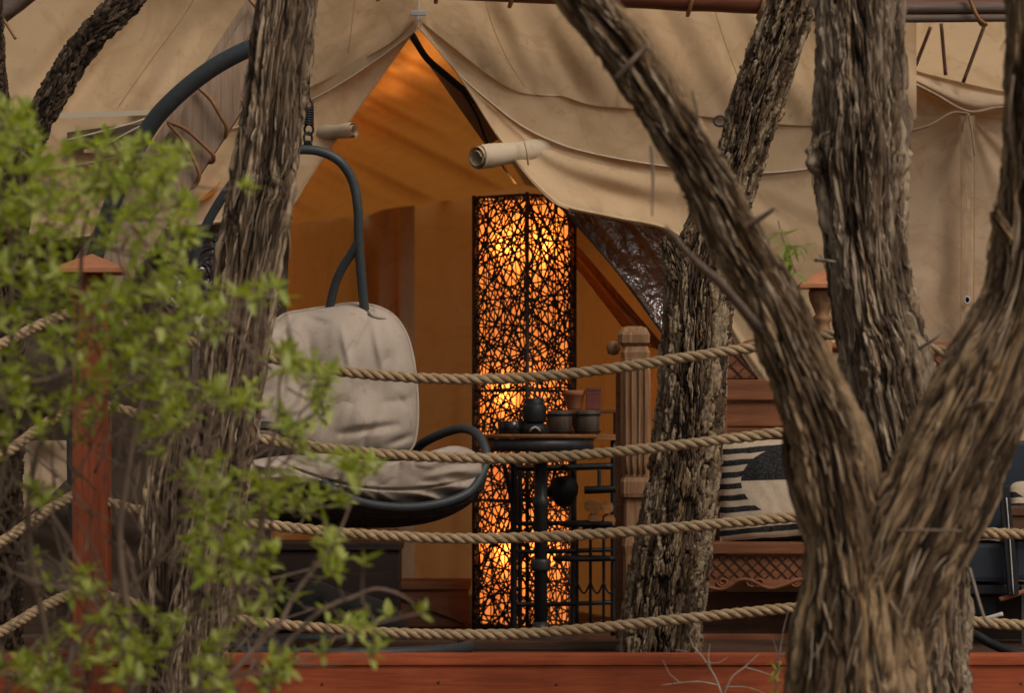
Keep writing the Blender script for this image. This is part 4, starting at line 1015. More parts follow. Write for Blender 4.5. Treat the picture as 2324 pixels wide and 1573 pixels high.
def wr_seat(u, v, r):
    a = np.arctan2(v - 1085, (u - 800) / 2.6)
    g = 0.024 * np.sin(a * 19 + 2.5 * noise2(u / 60, v / 60, 4)) * np.clip((r - 0.5) * 2.5, 0, 1) * (0.5 + 0.5 * noise2(u / 45, v / 80, 9))
    return g + 0.015 * noise2(u / 50, v / 35, 5) + 0.010 * (1 - np.abs(noise2(u / 28, v / 40, 19))) ** 3 + 0.014 * np.exp(-((v - 1112 + 0.0009 * (u - 900) ** 2) / 3.0) ** 2)
seato = [(560, 1050), (640, 1035), (740, 1030), (840, 1046), (930, 1044), (985, 1022), (1035, 1012), (1074, 1024), (1094, 1052), (1090, 1092), (1060, 1122), (990, 1143), (910, 1150), (822, 1140), (750, 1112), (700, 1096), (620, 1100), (570, 1085)]
cushion('seat_cushion', seato, (810, 1084), 12.46, 0.13, wr_seat, ch, M['cushion'], 48, 240)

# ---------------------------------------------------------------- rattan floor lamp
LD = 14.5; LCX = P(1190, 0, LD)[0]; LTOP = P(0, 436, 14.3)[2]; LH = LTOP - FLOOR - 0.001; HD = 0.218
lamp = thing('floor_lamp', 'tall glowing square floor lamp wrapped in dark woven rattan', 'lamp', (LCX, LD, FLOOR))
corn = [np.array([LCX + HD * math.cos(a), LD + HD * math.sin(a), 0]) for a in (math.radians(-90 + 3), math.radians(3), math.radians(93), math.radians(183))]
for c in corn:
    V, F = tube(np.array([c + [0, 0, FLOOR + 0.002], c + [0, 0, LTOP]]), 0.0085, 8); mk('corner_post', V, F, M['rattan'], lamp)
for z in (FLOOR + 0.02, LTOP - 0.01, FLOOR + LH * 0.55, FLOOR + LH * 0.30):
    mb = MB()
    for k in range(4): mb.add(*tube(np.array([corn[k] + [0, 0, z], corn[(k + 1) % 4] + [0, 0, z]]), 0.006, 6))
    mb.mk('cross_rail', M['rattan'], lamp)
lr = random.Random(4)
for k in range(4):
    p, q = corn[k], corn[(k + 1) % 4]; ex = q - p; W_ = np.linalg.norm(ex); ex /= W_; nrm_ = np.array([ex[1], -ex[0], 0])
    def on(x, z, o_): return p + ex * x + nrm_ * o_ + np.array([0, 0, FLOOR + z])
    mb = MB(); nl = 0
    if k in (0, 3): cnt = (17, 300)
    else: cnt = (16, 120)
    def strand(x0, z0, an, r_):
        dx, dz = math.cos(an), math.sin(an); pts = []
        lo_, hi_ = -3.0, 3.0
        for q0, dq, L0, L1 in ((x0, dx, 0.0, W_), (z0, dz, 0.006, LH - 0.006)):
            if abs(dq) > 1e-6:
                ta, tb_ = (L0 - q0) / dq, (L1 - q0) / dq; lo_ = max(lo_, min(ta, tb_)); hi_ = min(hi_, max(ta, tb_))
        if hi_ - lo_ < 0.03: return
        ph = lr.uniform(0, 6.28); am = lr.uniform(0.001, 0.005); off = lr.uniform(-0.004, 0.006); m_ = max(5, int((hi_ - lo_) / 0.035))
        for t in np.linspace(lo_, hi_, m_):
            wv = am * math.sin(t * 30 + ph)
            pts.append(on(min(max(x0 + dx * t - dz * wv, 0.001), W_ - 0.001), min(max(z0 + dz * t + dx * wv, 0.004), LH - 0.004), off + 0.002 * math.sin(t * 70 + ph)))
        mb.add(*tube(np.array(pts), r_, 5))
    k_ = 1.0 if k in (0, 3) else 0.5
    for base_an, sp_ in ((math.radians(12), 0.052), (math.radians(-14), 0.052), (math.radians(58), 0.060), (math.radians(-56), 0.060), (math.radians(33), 0.10), (math.radians(-36), 0.10)):
        z_ = -0.5
        while z_ < LH + 0.5:
            strand(W_ / 2, z_ + lr.uniform(-0.02, 0.02), base_an + lr.uniform(-0.2, 0.2), lr.uniform(0.0032, 0.0045)); z_ += sp_ / k_ * lr.uniform(0.7, 1.3)
    for j in range(int(11 * k_)):
        strand(W_ * (j + 0.5) / int(11 * k_) + lr.uniform(-0.01, 0.01), LH / 2, math.pi / 2 + lr.uniform(-0.02, 0.02), lr.uniform(0.0024, 0.0032))
    o = mb.mk('rattan_panel', M['rattan'], lamp); o['kind'] = 'stuff'
def shade_mat():
    m, nt, b = nodes('lamp_shade_cloth')
    t = nt.nodes.new('ShaderNodeBsdfTranslucent'); d = nt.nodes.new('ShaderNodeBsdfDiffuse')
    f = noise_node(nt, 6, (4, 4, 0.5), 4, 0.6)
    col = ramp(nt, [(0.3, (0.065, 0.028, 0.009)), (0.7, (0.085, 0.04, 0.014))], f)
    nt.links.new(col, t.inputs[0]); d.inputs[0].default_value = (0.75, 0.36, 0.14, 1)
    mx = nt.nodes.new('ShaderNodeMixShader'); mx.inputs[0].default_value = 0.35
    nt.links.new(t.outputs[0], mx.inputs[1]); nt.links.new(d.outputs[0], mx.inputs[2])
    em = nt.nodes.new('ShaderNodeEmission'); em.inputs[1].default_value = 0.80
    nt.links.new(ramp(nt, [(0.3, (0.76, 0.19, 0.038)), (0.7, (0.98, 0.29, 0.065))], f), em.inputs[0])
    ad = nt.nodes.new('ShaderNodeAddShader'); nt.links.new(mx.outputs[0], ad.inputs[0]); nt.links.new(em.outputs[0], ad.inputs[1])
    nt.links.new(ad.outputs[0], nt.nodes['Material Output'].inputs[0]); return m
M['shade'] = shade_mat()
rows = []
for z in np.linspace(0.03, LH - 0.03, 60):
    row = []
    for k in range(4):
        p = LCX + 0, LD
        c0 = (corn[k] - [LCX, LD, 0]) * 0.88; c1 = (corn[(k + 1) % 4] - [LCX, LD, 0]) * 0.88
        for t in np.linspace(0, 1, 24, endpoint=False):
            q = c0 * (1 - t) + c1 * t; q = q * (1 + 0.012 * math.sin(t * 60 + k) + 0.01 * math.sin(z * 5 + t * 9))
            row.append([LCX + q[0], LD + q[1], FLOOR + z])
    rows.append(row)
mk('inner_shade', np.array(rows).reshape(-1, 3), grid_faces(60, 96, True), M['shade'], lamp)
V, F = tube(np.array([[LCX, LD, FLOOR], [LCX, LD, LTOP - 0.1]]), 0.008, 8); mk('stem', V, F, M['iron'], lamp)
V, F = box_vf((LCX - 0.15, LD - 0.15, FLOOR), (LCX + 0.15, LD + 0.15, FLOOR + 0.015), 0.004); mk('base_plate', V, F, M['iron'], lamp)
bm_m, bnt, bb = nodes('bulb_glow')
bb.inputs['Emission Color'].default_value = (1.0, 0.62, 0.25, 1); bb.inputs['Emission Strength'].default_value = 25
bb.inputs['Base Color'].default_value = (0.9, 0.8, 0.6, 1)
LAMP_W = 105.0
for (u, v, dx) in ((1176, 592, -0.060), (1224, 596, 0.055), (1165, 935, -0.060), (1160, 1285, -0.062), (1212, 1290, 0.050)):
    z = P(0, v, LD - 0.06)[2]; c = (LCX + dx, LD - 0.068, z)
    V, F = lathe([(0.004, 0.045), (0.016, 0.035), (0.024, 0.01), (0.022, -0.012), (0.012, -0.03), (0.011, -0.05)], c, 12)
    bo = mk('bulb', V, F, bm_m, lamp)
    V, F = lathe([(0.013, -0.05), (0.016, -0.055), (0.016, -0.10), (0.008, -0.11)], c, 10); mk('bulb_holder', V, F, M['iron'], bo)
    ld = bpy.data.lights.new('bulb_light', 'POINT'); ld.energy = LAMP_W / 5; ld.color = (1.0, 0.50, 0.17); ld.shadow_soft_size = 0.03
    lo = bpy.data.objects.new('bulb_light', ld); S.collection.objects.link(lo); lo.location = (c[0], c[1] - 0.0, c[2] + 0.075)
    lo['kind'] = 'helper'

# ---------------------------------------------------------------- round table and what stands on it
TD = 13.6; TX = P(1227, 0, TD)[0]; TZ = P(0, 986, TD)[2]
tb = thing('round_table', 'small round pedestal table with a wooden top in front of the lamp', 'table', (TX, TD, FLOOR))
V, F = lathe([(0.0, -0.018), (0.222, -0.018), (0.227, -0.014), (0.227, -0.003), (0.223, 0), (0.0, 0)], (TX, TD, TZ), 48); mk('table_top', V, F, M['honey'], tb)
V, F = lathe([(0.195, -0.070), (0.215, -0.068), (0.216, -0.0185), (0.0, -0.0185)], (TX, TD, TZ), 48); mk('rim_band', V, F, M['gun'], tb)
V, F = lathe([(0.027, FLOOR + 0.03 - TZ), (0.026, -0.30), (0.031, -0.295), (0.031, -0.26), (0.026, -0.255), (0.026, -0.07)], (TX, TD, TZ), 24); mk('pedestal', V, F, M['gun'], tb)
V, F = lathe([(0.17, 0.0), (0.17, 0.012), (0.12, 0.022), (0.06, 0.035), (0.034, 0.06), (0.028, 0.085)], (TX, TD, FLOOR), 32); mk('foot', V, F, M['gun'], tb)
V, F = lathe([(0.036, 0.29), (0.04, 0.3), (0.04, 0.33), (0.036, 0.34)], (TX, TD, FLOOR), 24); mk('collar', V, F, M['gun'], tb)

def on_table(u, d): return np.array([P(u, 0, d)[0], d, TZ + 0.0005])
c = on_table(1160, 13.52)
bowl = thing('black_bowl', 'glossy black bowl at the left of the table top', 'bowl', c)
M['gloss'] = simple('black_glaze', (0.010, 0.009, 0.010), (0.016, 0.014, 0.015), 0.15, 20, bd=0.0)
V, F = lathe([(0.046, 0), (0.052, 0.006), (0.055, 0.052), (0.051, 0.053), (0.046, 0.02), (0.0, 0.016)], c, 32); mk('bowl', V, F, M['gloss'], bowl)
c = on_table(1214, 13.50)
st = thing('camp_burner', 'black cylindrical burner standing in the middle of the table', 'burner', c)
V, F = lathe([(0.052, 0), (0.056, 0.006), (0.056, 0.030), (0.045, 0.040), (0.03, 0.046)], c, 28); mk('base', V, F, M['iron'], st)
V, F = lathe([(0.043, 0.046), (0.046, 0.052), (0.046, 0.112), (0.040, 0.120), (0.036, 0.121), (0.036, 0.140), (0.031, 0.144), (0.0, 0.144)], c, 28); mk('barrel', V, F, M['iron'], st)
V, F = tube(np.array([c + [-0.02, -0.054, 0.012], c + [-0.012, -0.062, 0.022], c + [0.0, -0.064, 0.028], c + [0.012, -0.062, 0.022], c + [0.02, -0.054, 0.012]]), 0.005, 8); mk('handle', V, F, M['zip'], st)
V, F = tube(np.array([c + [-0.05, 0, 0.05], c + [-0.062, 0, 0.07], c + [-0.055, 0, 0.095], c + [-0.044, 0, 0.10]]), 0.004, 6); mk('lever', V, F, M['iron'], st)

# ---------------------------------------------------------------- iron shelf stand behind the table
sh = thing('iron_shelf', 'black iron shelf stand with rings and chains behind the table', 'shelf', np.array([P(1280, 0, 13.95)[0], 13.95, FLOOR]))
def tpx(pts, r, name, mat=None, n=8, m=20, closed=False, par=None):
    V, F = tube_px(pts, r, n, m, closed); return mk(name, V, F, mat or M['iron'], par or sh)
fv = floor_v(13.9)
tpx([(1166, 1030, 13.9), (1166, fv, 13.9)], 0.014, 'leg')
tpx([(1140, 1040, 13.88), (1152, 1090, 13.88), (1164, 1150, 13.9)], 0.010, 'brace')
tpx([(1392, 1000, 13.95), (1392, fv - 4, 13.95)], 0.012, 'leg')
tpx([(1180, 1030, 14.15), (1180, floor_v(14.15), 14.15)], 0.010, 'leg')
tpx([(1300, 1030, 14.15), (1300, floor_v(14.15), 14.15)], 0.010, 'leg')
for v in (1062, 1188, 1252, 1372):
    tpx([(1166, v, 13.9), (1230, v + 1, 13.92), (1392, v - 4, 13.95)], 0.0095 if v != 1062 else 0.014, 'crossbar')
V, F = box_px(1235, 1400, 986, 1000, 13.88, 0.28, 0.003); mk('shelf_board', V, F, M['honey'], sh, smooth=False)
V, F = box_px(1280, 1400, 930, 938, 14.12, 0.16, 0.003); mk('shelf_board', V, F, M['chest'], sh, smooth=False)
for u in (1284, 1396): tpx([(u, 935, 14.2), (u, 990, 14.2)], 0.008, 'shelf_leg')
# ring holders
for (u, v, rx) in ((1322, 1268, 0.115), (1375, 1268, 0.045), (1330, 1190, 0.10)):
    c = P(u, v, 13.8); pts = np.array([c + np.array([rx * math.cos(a), rx * 0.8 * math.sin(a), 0]) for a in np.linspace(0, 2 * math.pi, 36, endpoint=False)])
    V, F = tube(pts, 0.011, 8, True); mk('ring_holder', V, F, M['iron'], sh)
for u in (1310, 1340, 1370):
    tpx([(u, 1196, 13.8), (u, 1330, 13.8), (u, 1418, 13.8)], 0.0062, 'rod', m=8)
for (a, b_) in ((1286, 1310), (1310, 1340), (1340, 1370), (1370, 1398)):
    tpx([(a, 1322, 13.78), ((a + b_) / 2 - 6, 1342, 13.78), ((a + b_) / 2 + 3, 1346, 13.78), (b_, 1322, 13.78)], 0.004, 'chain', m=16)
tpx([(1400, 1110, 13.85), (1360, 1112, 13.85), (1326, 1113, 13.85)], 0.016, 'tray_bar')
tpx([(1360, 1066, 13.85), (1360, 1108, 13.85)], 0.008, 'tray_stem', M['gun'])
# stoneware jug shape hanging dark under the shelf
kt = thing('black_kettle', 'black rounded kettle hanging under the iron shelf', 'kettle', P(1282, 1150, 13.8))
c = P(1280, 1152, 13.82)
V, F = lathe([(0.012, 0.0), (0.035, 0.012), (0.056, 0.05), (0.06, 0.085), (0.05, 0.115), (0.03, 0.128), (0.0, 0.13)], c, 24); mk('body', V, F, M['iron'], kt)
V, F = tube(np.array([c + [-0.045, 0, 0.11], c + [-0.04, 0, 0.15], c + [0, 0, 0.17], c + [0.04, 0, 0.15], c + [0.045, 0, 0.11]]), 0.006, 8); mk('handle', V, F, M['iron'], kt)
V, F = tube(np.array([c + [-0.05, -0.01, 0.05], c + [-0.08, -0.015, 0.075], c + [-0.09, -0.015, 0.11]]), np.array([0.016, 0.011, 0.009]), 10); mk('spout', V, F, M['iron'], kt)
# canisters and pots
SZ = P(0, 986, 13.88)[2] + 0.0005
for k, (u, lab) in enumerate(((1270, 'left one of two dark wooden canisters behind the burner'), (1333, 'right one of two dark wooden canisters, nearest the carved post'))):
    c = np.array([P(u, 0, 13.98)[0], 13.98, SZ]); h = 0.098
    cn = thing('wooden_canister', lab, 'canister', c, 'canisters on the shelf')
    V, F = lathe([(0.046, 0), (0.052, 0.004), (0.053, h * 0.5), (0.051, h - 0.004), (0.046, h), (0.0, h)], c, 20); mk('barrel', V, F, M['canist'], cn)
    for z in (0.012, h - 0.016):
        pts = np.array([c + np.array([0.0535 * math.cos(a), 0.0535 * math.sin(a), z]) for a in np.linspace(0, 2 * math.pi, 28, endpoint=False)])
        V, F = tube(pts, 0.004, 6, True); mk('hoop', V, F, M['iron'], cn)
PZ = P(0, 930, 14.12)[2] + 0.0005
c = np.array([P(1303, 0, 14.2)[0], 14.2, PZ]); cp_ = thing('clay_pot', 'orange clay pot with a flared rim on the upper shelf', 'pot', c)
V, F = lathe([(0.028, 0), (0.032, 0.006), (0.041, 0.058), (0.044, 0.06), (0.046, 0.082), (0.038, 0.082), (0.034, 0.03), (0, 0.02)], c, 26); mk('pot', V, F, M['clay'], cp_)
c = np.array([P(1347, 0, 14.2)[0], 14.2, PZ]); cb = thing('red_tin', 'dark red square tin beside the clay pot', 'tin', c)
V, F = box_vf(c + [-0.032, -0.03, 0], c + [0.032, 0.03, 0.078], 0.004); M['redtin'] = simple('red_tin', (0.13, 0.03, 0.018), (0.18, 0.05, 0.03), 0.5, 20); mk('body', V, F, M['redtin'], cb, smooth=False)
V, F = box_vf(c + [-0.0335, -0.0315, 0.0785], c + [0.0335, 0.0315, 0.094], 0.003); mk('lid', V, F, M['redtin'], cb, smooth=False)
# split logs stacked at the stand's lower shelf
for k, (u, v, r) in enumerate(((1345, 1150, 0.035), (1378, 1152, 0.03), (1350, 1178, 0.028), (1382, 1180, 0.03))):
    c = P(u, v, 14.0); n = 7; lg = random.Random(k)
    prof = [(math.cos(a) * r * lg.uniform(0.8, 1.1), math.sin(a) * r * lg.uniform(0.7, 1.0)) for a in np.linspace(0, 2 * math.pi, n, endpoint=False)]
    V = [(c[0] + x, 13.92 + yy, c[2] + z) for yy in (0, 0.25) for x, z in prof]
    F = [(i, (i + 1) % n, n + (i + 1) % n, n + i) for i in range(n)] + [tuple(range(n))[::-1], tuple(range(n, 2 * n))]
    o = mk('split_log', np.array(V), F, M['honey'], smooth=False)
    tag(o, ['upper left split log in the small stack by the carved post', 'upper right split log in the small stack by the carved post', 'lower left split log in the small stack by the carved post', 'lower right split log in the small stack by the carved post'][k], 'log', 'split logs on the iron shelf')
tpx([(1322, 1196, 13.98), (1400, 1198, 13.98)], 0.012, 'crossbar')

# ---------------------------------------------------------------- carved bench, pillow
BD = 13.75
bn = thing('carved_bench', 'carved red brown wooden bench with lattice panels under the striped pillow', 'bench', np.array([P(1700, 0, BD)[0], BD, FLOOR]))
def bpart(name, u0, u1, v0, v1, d, dep, mat='bench', bev=0.005, sm=False):
    V, F = box_px(u0, u1, v0, v1, d, dep, bev); return mk(name, V, F, M[mat], bn, smooth=sm, origin='c')
# near-left carved end post
V, F = box_px(1398, 1416, 830, floor_v(BD) - 1, 13.58, 0.05, 0.003); mk('side_plank', V, F, M['bench'], bn, smooth=False)
pc = P(1443, 0, 13.5); pz0 = P(0, floor_v(13.56), 13.56)[2]
def sq(prof, c, d, n=4):
    V = []; F = []
    ch_ = 0.22
    for hw, z in prof:
        k = hw * ch_
        for x, y_ in ((-hw + k, -hw), (hw - k, -hw), (hw, -hw + k), (hw, hw - k), (hw - k, hw), (-hw + k, hw), (-hw, hw - k), (-hw, -hw + k)):
            V.append((c + x, d + y_, z))
    for i in range(len(prof) - 1):
        for k in range(8): F.append((i * 8 + k, i * 8 + (k + 1) % 8, i * 8 + 8 + (k + 1) % 8, i * 8 + 8 + k))
    F.append(tuple(range(8))[::-1]); n0 = 8 * (len(prof) - 1); F.append(tuple(n0 + k for k in range(8)))
    return np.array(V), F
def zz(v): return P(0, v, 13.52)[2]
V, F = sq([(0.050, FLOOR + 0.001), (0.050, zz(1262)), (0.056, zz(1240)), (0.050, zz(1218)), (0.046, zz(1130))], pc[0], 13.56); mk('post_leg', V, F, M['carved'], bn, smooth=False)
V, F = sq([(0.058, zz(1129)), (0.062, zz(1120)), (0.062, zz(1094)), (0.056, zz(1084))], pc[0], 13.555); mk('post_block', V, F, M['carved'], bn, smooth=False)
V, F = sq([(0.054, zz(1083.5)), (0.056, zz(1060)), (0.060, zz(1000)), (0.060, zz(860)), (0.056, zz(812)), (0.058, zz(800)), (0.050, zz(786))], pc[0], 13.56); mk('post_shaft', V, F, M['carved'], bn, smooth=False)
for du in (-22, -8, 8, 22):
    V, F = tube_px([(1443 + du, 815, 13.497), (1443 + du, 930, 13.497), (1443 + du * 0.9, 1075, 13.5)], 0.006, 6, 12); mk('reed', V, F, M['carved'], bn)
V, F = sq([(0.046, zz(785.5)), (0.062, zz(778)), (0.064, zz(760)), (0.050, zz(744)), (0.030, zz(740))], pc[0] - 0.006, 13.56); mk('post_cap', V, F, M['carved'], bn, smooth=False)
V, F = lathe([(0.0, -0.03), (0.022, -0.024), (0.03, 0), (0.022, 0.024), (0, 0.03)], P(1392, 790, 13.66), 14); mk('post_knob', V, F, M['carved'], bn)
# back rest boards
bpart('crest_rail', 1640, 2210, 782, 800, 14.02, 0.05)
crest = [(1645, 796, 14.03), (1690, 782, 14.02), (1740, 774, 14.02), (1790, 778, 14.02), (1850, 786, 14.02), (1920, 786, 14.02), (1990, 778, 14.02), (2060, 774, 14.02), (2120, 784, 14.02), (2200, 796, 14.03)]
V, F = tube_px(crest, 0.018, 8, 60); mk('crest', V, F, M['bench'], bn)
bpart('back_board', 1640, 2210, 801, 860, 14.03, 0.04)
bpart('back_board', 1640, 2210, 862, 908, 14.02, 0.04)
bpart('back_board', 1640, 2210, 914, 968, 14.04, 0.04)
bpart('back_board', 1640, 2210, 972, 992, 14.02, 0.04)
bpart('back_board', 1640, 2210, 996, 1225, 14.04, 0.04)
bpart('back_stile', 1622, 1650, 800, floor_v(14.0) - 2, 14.0, 0.06)
def lattice(u0, u1, v0, v1, d, step, par=bn):
    h = v1 - v0; k = 0; u = u0 - h
    while u < u1:
        for sgn in (0, 1):
            a = (u, v1 if sgn else v0); b_ = (u + h, v0 if sgn else v1)
            # clip to the panel
            t0 = max(0, (u0 - a[0]) / h); t1 = min(1, (u1 - a[0]) / h)
            if t1 - t0 > 0.1:
                pa = (a[0] + h * t0, a[1] + (b_[1] - a[1]) * t0); pb = (a[0] + h * t1, a[1] + (b_[1] - a[1]) * t1)
                V, F = bar(P(pa[0], pa[1], d), P(pb[0], pb[1], d), 0.006, 0.006, 0.001)
                mk('lattice_groove', V, F, M['groove'], par, smooth=False, origin='c')
        u += step
lattice(1652, 1800, 803, 858, 14.028, 34)
lattice(2095, 2205, 803, 858, 14.028, 34)
# seat and carved apron
bpart('seat_rail', 1585, 2210, 1232, 1258, 13.72, 0.07)
V, F = box_px(1585, 2210, 1230, 1242, 13.80, 0.30, 0.004); mk('seat', V, F, M['bench'], bn, smooth=False)
# apron with a scrolled lower edge
ap = []; us = np.linspace(1585, 2210, 240)
low_ = 1318 + 16 * np.sin((us - 1585) / 128 * 2 * math.pi * 0.5 + 0.6) ** 2 * 1.3 + 5 * np.sin((us - 1585) / 31) * (np.sin((us - 1585) / 128 * math.pi) ** 8)
V = []; n = len(us)
for dd in (13.745, 13.775):
    for u, l in zip(us, low_): V.append(P(u, 1261, dd))
    for u, l in zip(us, low_): V.append(P(u, l, dd))
F = [(i, i + 1, n + i + 1, n + i) for i in range(n - 1)] + [(2 * n + i + 1, 2 * n + i, 3 * n + i, 3 * n + i + 1) for i in range(n - 1)] + [(n + i, n + i + 1, 3 * n + i + 1, 3 * n + i) for i in range(n - 1)]
mk('apron', np.array(V), F, M['bench'], bn, smooth=False)
lattice(1598, 1850, 1264, 1314, 13.744, 27)
V, F = tube_px([(u, l - 2, 13.742) for u, l in zip(us[::4], low_[::4])], 0.009, 7, 180); mk('apron_moulding', V, F, M['bench'], bn)
for u0, s_ in ((1705, 1), (1722, -1), (1805, 1), (1840, -1), (1640, -1)):
    pts = [(u0 + s_ * (13 - k * 0.55) * math.cos(k * 0.55), 1322 + (11 - k * 0.5) * math.sin(k * 0.55), 13.742) for k in range(16)]
    V, F = tube_px(pts, 0.006, 6, 50); mk('scroll', V, F, M['bench'], bn)
bpart('arm_post', 1846, 1872, 1130, floor_v(13.72) - 1, 13.70, 0.07, 'stain')
bpart('foot_rail', 1590, 2210, 1440, 1470, 13.85, 0.05)
bpart('base_panel', 1590, 2210, 1345, 1440, 13.95, 0.03, 'chest')
# finial post rising behind the bench
fp = thing('finial_post', 'turned wooden post with an orange pyramid cap between two trunks', 'post', np.array([P(1862, 0, 13.3)[0], 13.3, FLOOR]))
fc = np.array([P(1866, 0, 13.3)[0], 13.3, 0]); 
def fz(v): return P(0, v, 13.3)[2]
V, F = lathe([(0.040, FLOOR), (0.040, fz(775)), (0.030, fz(770)), (0.034, fz(745)), (0.028, fz(735)), (0.038, fz(728)), (0.038, fz(720)), (0.026, fz(714)), (0.036, fz(700)), (0.050, fz(682)), (0.055, fz(666)), (0.050, fz(657))], fc, 20); mk('turned_shaft', V, F, M['carved'], fp)
V, F = cap_vf((fc[0], fc[1], fz(656.5)), 0.19); V[:, 2] = fz(656.5) + (V[:, 2] - fz(656.5)) * 1.3; mk('cap', V, F, M['cap'], fp, smooth=False)

def pillow_mat():
    m, nt, b = nodes('striped_pillow_cloth')
    tc = nt.nodes.new('ShaderNodeTexCoord'); sx = nt.nodes.new('ShaderNodeSeparateXYZ'); nt.links.new(tc.outputs['Object'], sx.inputs[0])
    def mth(op, a, b_=None, c_=None):
        n = nt.nodes.new('ShaderNodeMath'); n.operation = op
        for i, s in enumerate((a, b_, c_)):
            if s is None: continue
            if isinstance(s, (int, float)): n.inputs[i].default_value = s
            else: nt.links.new(s, n.inputs[i])
        return n.outputs[0]
    X, Zc = sx.outputs[0], sx.outputs[2]
    wob = mth('MULTIPLY_ADD', noise_node(nt, 9, (1, 1, 1), 2, 0.5), 0.018, -0.009)
    z2 = mth('ADD', mth('ADD', Zc, wob), mth('MULTIPLY', X, -0.10))
    stripe = mth('GREATER_THAN', mth('SINE', mth('MULTIPLY', z2, 2 * math.pi / 0.0475)), 0.02)
    cx = mth('DIVIDE', mth('SUBTRACT', X, 0.075), 0.235); cz = mth('DIVIDE', mth('SUBTRACT', Zc, 0.25), 0.150)
    rr = mth('ADD', mth('MULTIPLY', cx, cx), mth('MULTIPLY', cz, cz))
    inside = mth('LESS_THAN', rr, mth('MULTIPLY_ADD', wob, 3.0, 1.0))
    upper = mth('GREATER_THAN', mth('ADD', Zc, mth('MULTIPLY', X, -0.03)), 0.257)
    black = mth('ADD', mth('MULTIPLY', inside, upper), mth('MULTIPLY', mth('SUBTRACT', 1.0, inside), stripe))
    fl_ = noise_node(nt, 130, (1, 1, 1), 3, 0.8)
    dark = ramp(nt, [(0.42, (0.012, 0.012, 0.013)), (0.72, (0.07, 0.066, 0.06))], fl_)
    lite = ramp(nt, [(0.3, (0.44, 0.335, 0.235)), (0.7, (0.56, 0.44, 0.32))], fl_)
    nt.links.new(mixc(nt, lite, dark, black), b.inputs['Base Color'])
    b.inputs['Roughness'].default_value = 0.95; b.inputs['Specular IOR Level'].default_value = 0.1
    bump(nt, b, fl_, 0.002); return m
M['pillow'] = pillow_mat()
def pillow(name, label, u0, u1, v0, v1, d, thick, mat):
    c = P((u0 + u1) / 2, v1, d); hw = (u1 - u0) / 2 * d / K; hh = (v1 - v0) / 2 * d / K; n = 60
    a = np.linspace(-1, 1, n); A, B = np.meshgrid(a, a)
    pin = 1 - 0.06 * (np.abs(A) ** 2 * (1 - np.abs(B) ** 4)) ; pin2 = 1 - 0.06 * (np.abs(B) ** 2 * (1 - np.abs(A) ** 4))
    h = ((1 - A ** 4) * (1 - B ** 4)).clip(0, 1) ** 0.5
    X = A * hw * pin2; Z = hh + B * hh * pin
    wr = 0.006 * noise2(A * 3, B * 3, 3) + 0.004 * noise2(A * 8, B * 5, 4)
    lean = (Z / (2 * hh)) * 0.10
    Vf = np.stack([X, -thick * h + wr * h + lean, Z], -1).reshape(-1, 3); Vb = np.stack([X, thick * h + lean, Z], -1).reshape(-1, 3)
    F1 = grid_faces(n, n); F2 = grid_faces(n, n)[:, ::-1] + n * n
    edge = []
    idx = np.arange(n * n).reshape(n, n); loop = list(idx[0]) + list(idx[1:, -1]) + list(idx[-1, :-1][::-1]) + list(idx[1:-1, 0][::-1])
    for i in range(len(loop)):
        p_, q_ = loop[i], loop[(i + 1) % len(loop)]; edge.append((q_, p_, p_ + n * n, q_ + n * n))
    o = mk(name, np.vstack([Vf, Vb]) + c, np.vstack([F1, F2, np.array(edge)]), mat, origin=c)
    return tag(o, label, 'pillow')
pillow('throw_pillow', 'cream pillow with black stripes and a half black disc on the bench', 1634, 1905, 998, 1231, 13.83, 0.075, M['pillow'])

# ---------------------------------------------------------------- dark metal cart at the right edge
gd = 13.35
gc = thing('grill_cart', 'blue black metal cart at the right edge behind the ropes', 'cart', np.array([P(2300, 0, gd)[0], gd, FLOOR]))
def gpart(name, u0, u1, v0, v1, d, dep, mat, bev=0.006):
    V, F = box_px(u0, u1, v0, v1, d, dep, bev); return mk(name, V, F, M[mat], gc, smooth=False, origin='c')
gpart('body', 2150, 2290, 1232, 1322, gd, 0.4, 'bluebox', 0.02)
gpart('body', 2300, 2480, 1226, 1318, gd + 0.02, 0.4, 'bluebox', 0.02)
gpart('top_shelf', 2190, 2480, 1205, 1224, gd - 0.02, 0.44, 'bluebox')
gpart('added_dark_backing', 2222, 2480, 1000, 1203, gd + 0.37, 0.06, 'bluebox', 0.02)  # added dark panel that darkens the gap where pale canvas showed
gpart('tray', 2150, 2480, 1328, 1350, gd + 0.02, 0.4, 'iron')
V, F = bar(P(2278, 1105, gd - 0.05), P(2300, 1350, gd - 0.05), 0.042, 0.03); mk('upright', V, F, M['iron'], gc, smooth=False)
V, F = tube_px([(2284, 1130, gd - 0.07), (2292, 1230, gd - 0.07), (2300, 1350, gd - 0.07)], 0.003, 6, 12); mk('cable', V, F, M['zip'], gc)
gpart('lower_box', 2190, 2260, 1352, 1398, gd + 0.1, 0.25, 'iron')
gpart('side_leg', 2318, 2326, 1330, floor_v(gd) - 1, gd, 0.02, 'gun', 0.002)
gpart('side_leg', 2160, 2168, 1330, floor_v(gd) - 1, gd, 0.02, 'gun', 0.002)
gpart('back_panel', 2150, 2480, 1350, floor_v(gd + 0.4) - 1, gd + 0.38, 0.02, 'net')
V, F = tube_px([(2268, 1362, gd - 0.03), (2300, 1352, gd - 0.03), (2345, 1335, gd - 0.03)], 0.01, 8, 12); mk('hose_fitting', V, F, M['clay'], gc)
V, F = tube_px([(2190, 1404, gd - 0.06), (2230, 1406, gd - 0.06), (2276, 1394, gd - 0.06)], 0.009, 8, 14); mk('handle', V, F, M['zip'], gc)
hz = thing('black_hose', 'thick black hose curving along the deck at lower right', 'hose', P(2200, 1440, 12.7))
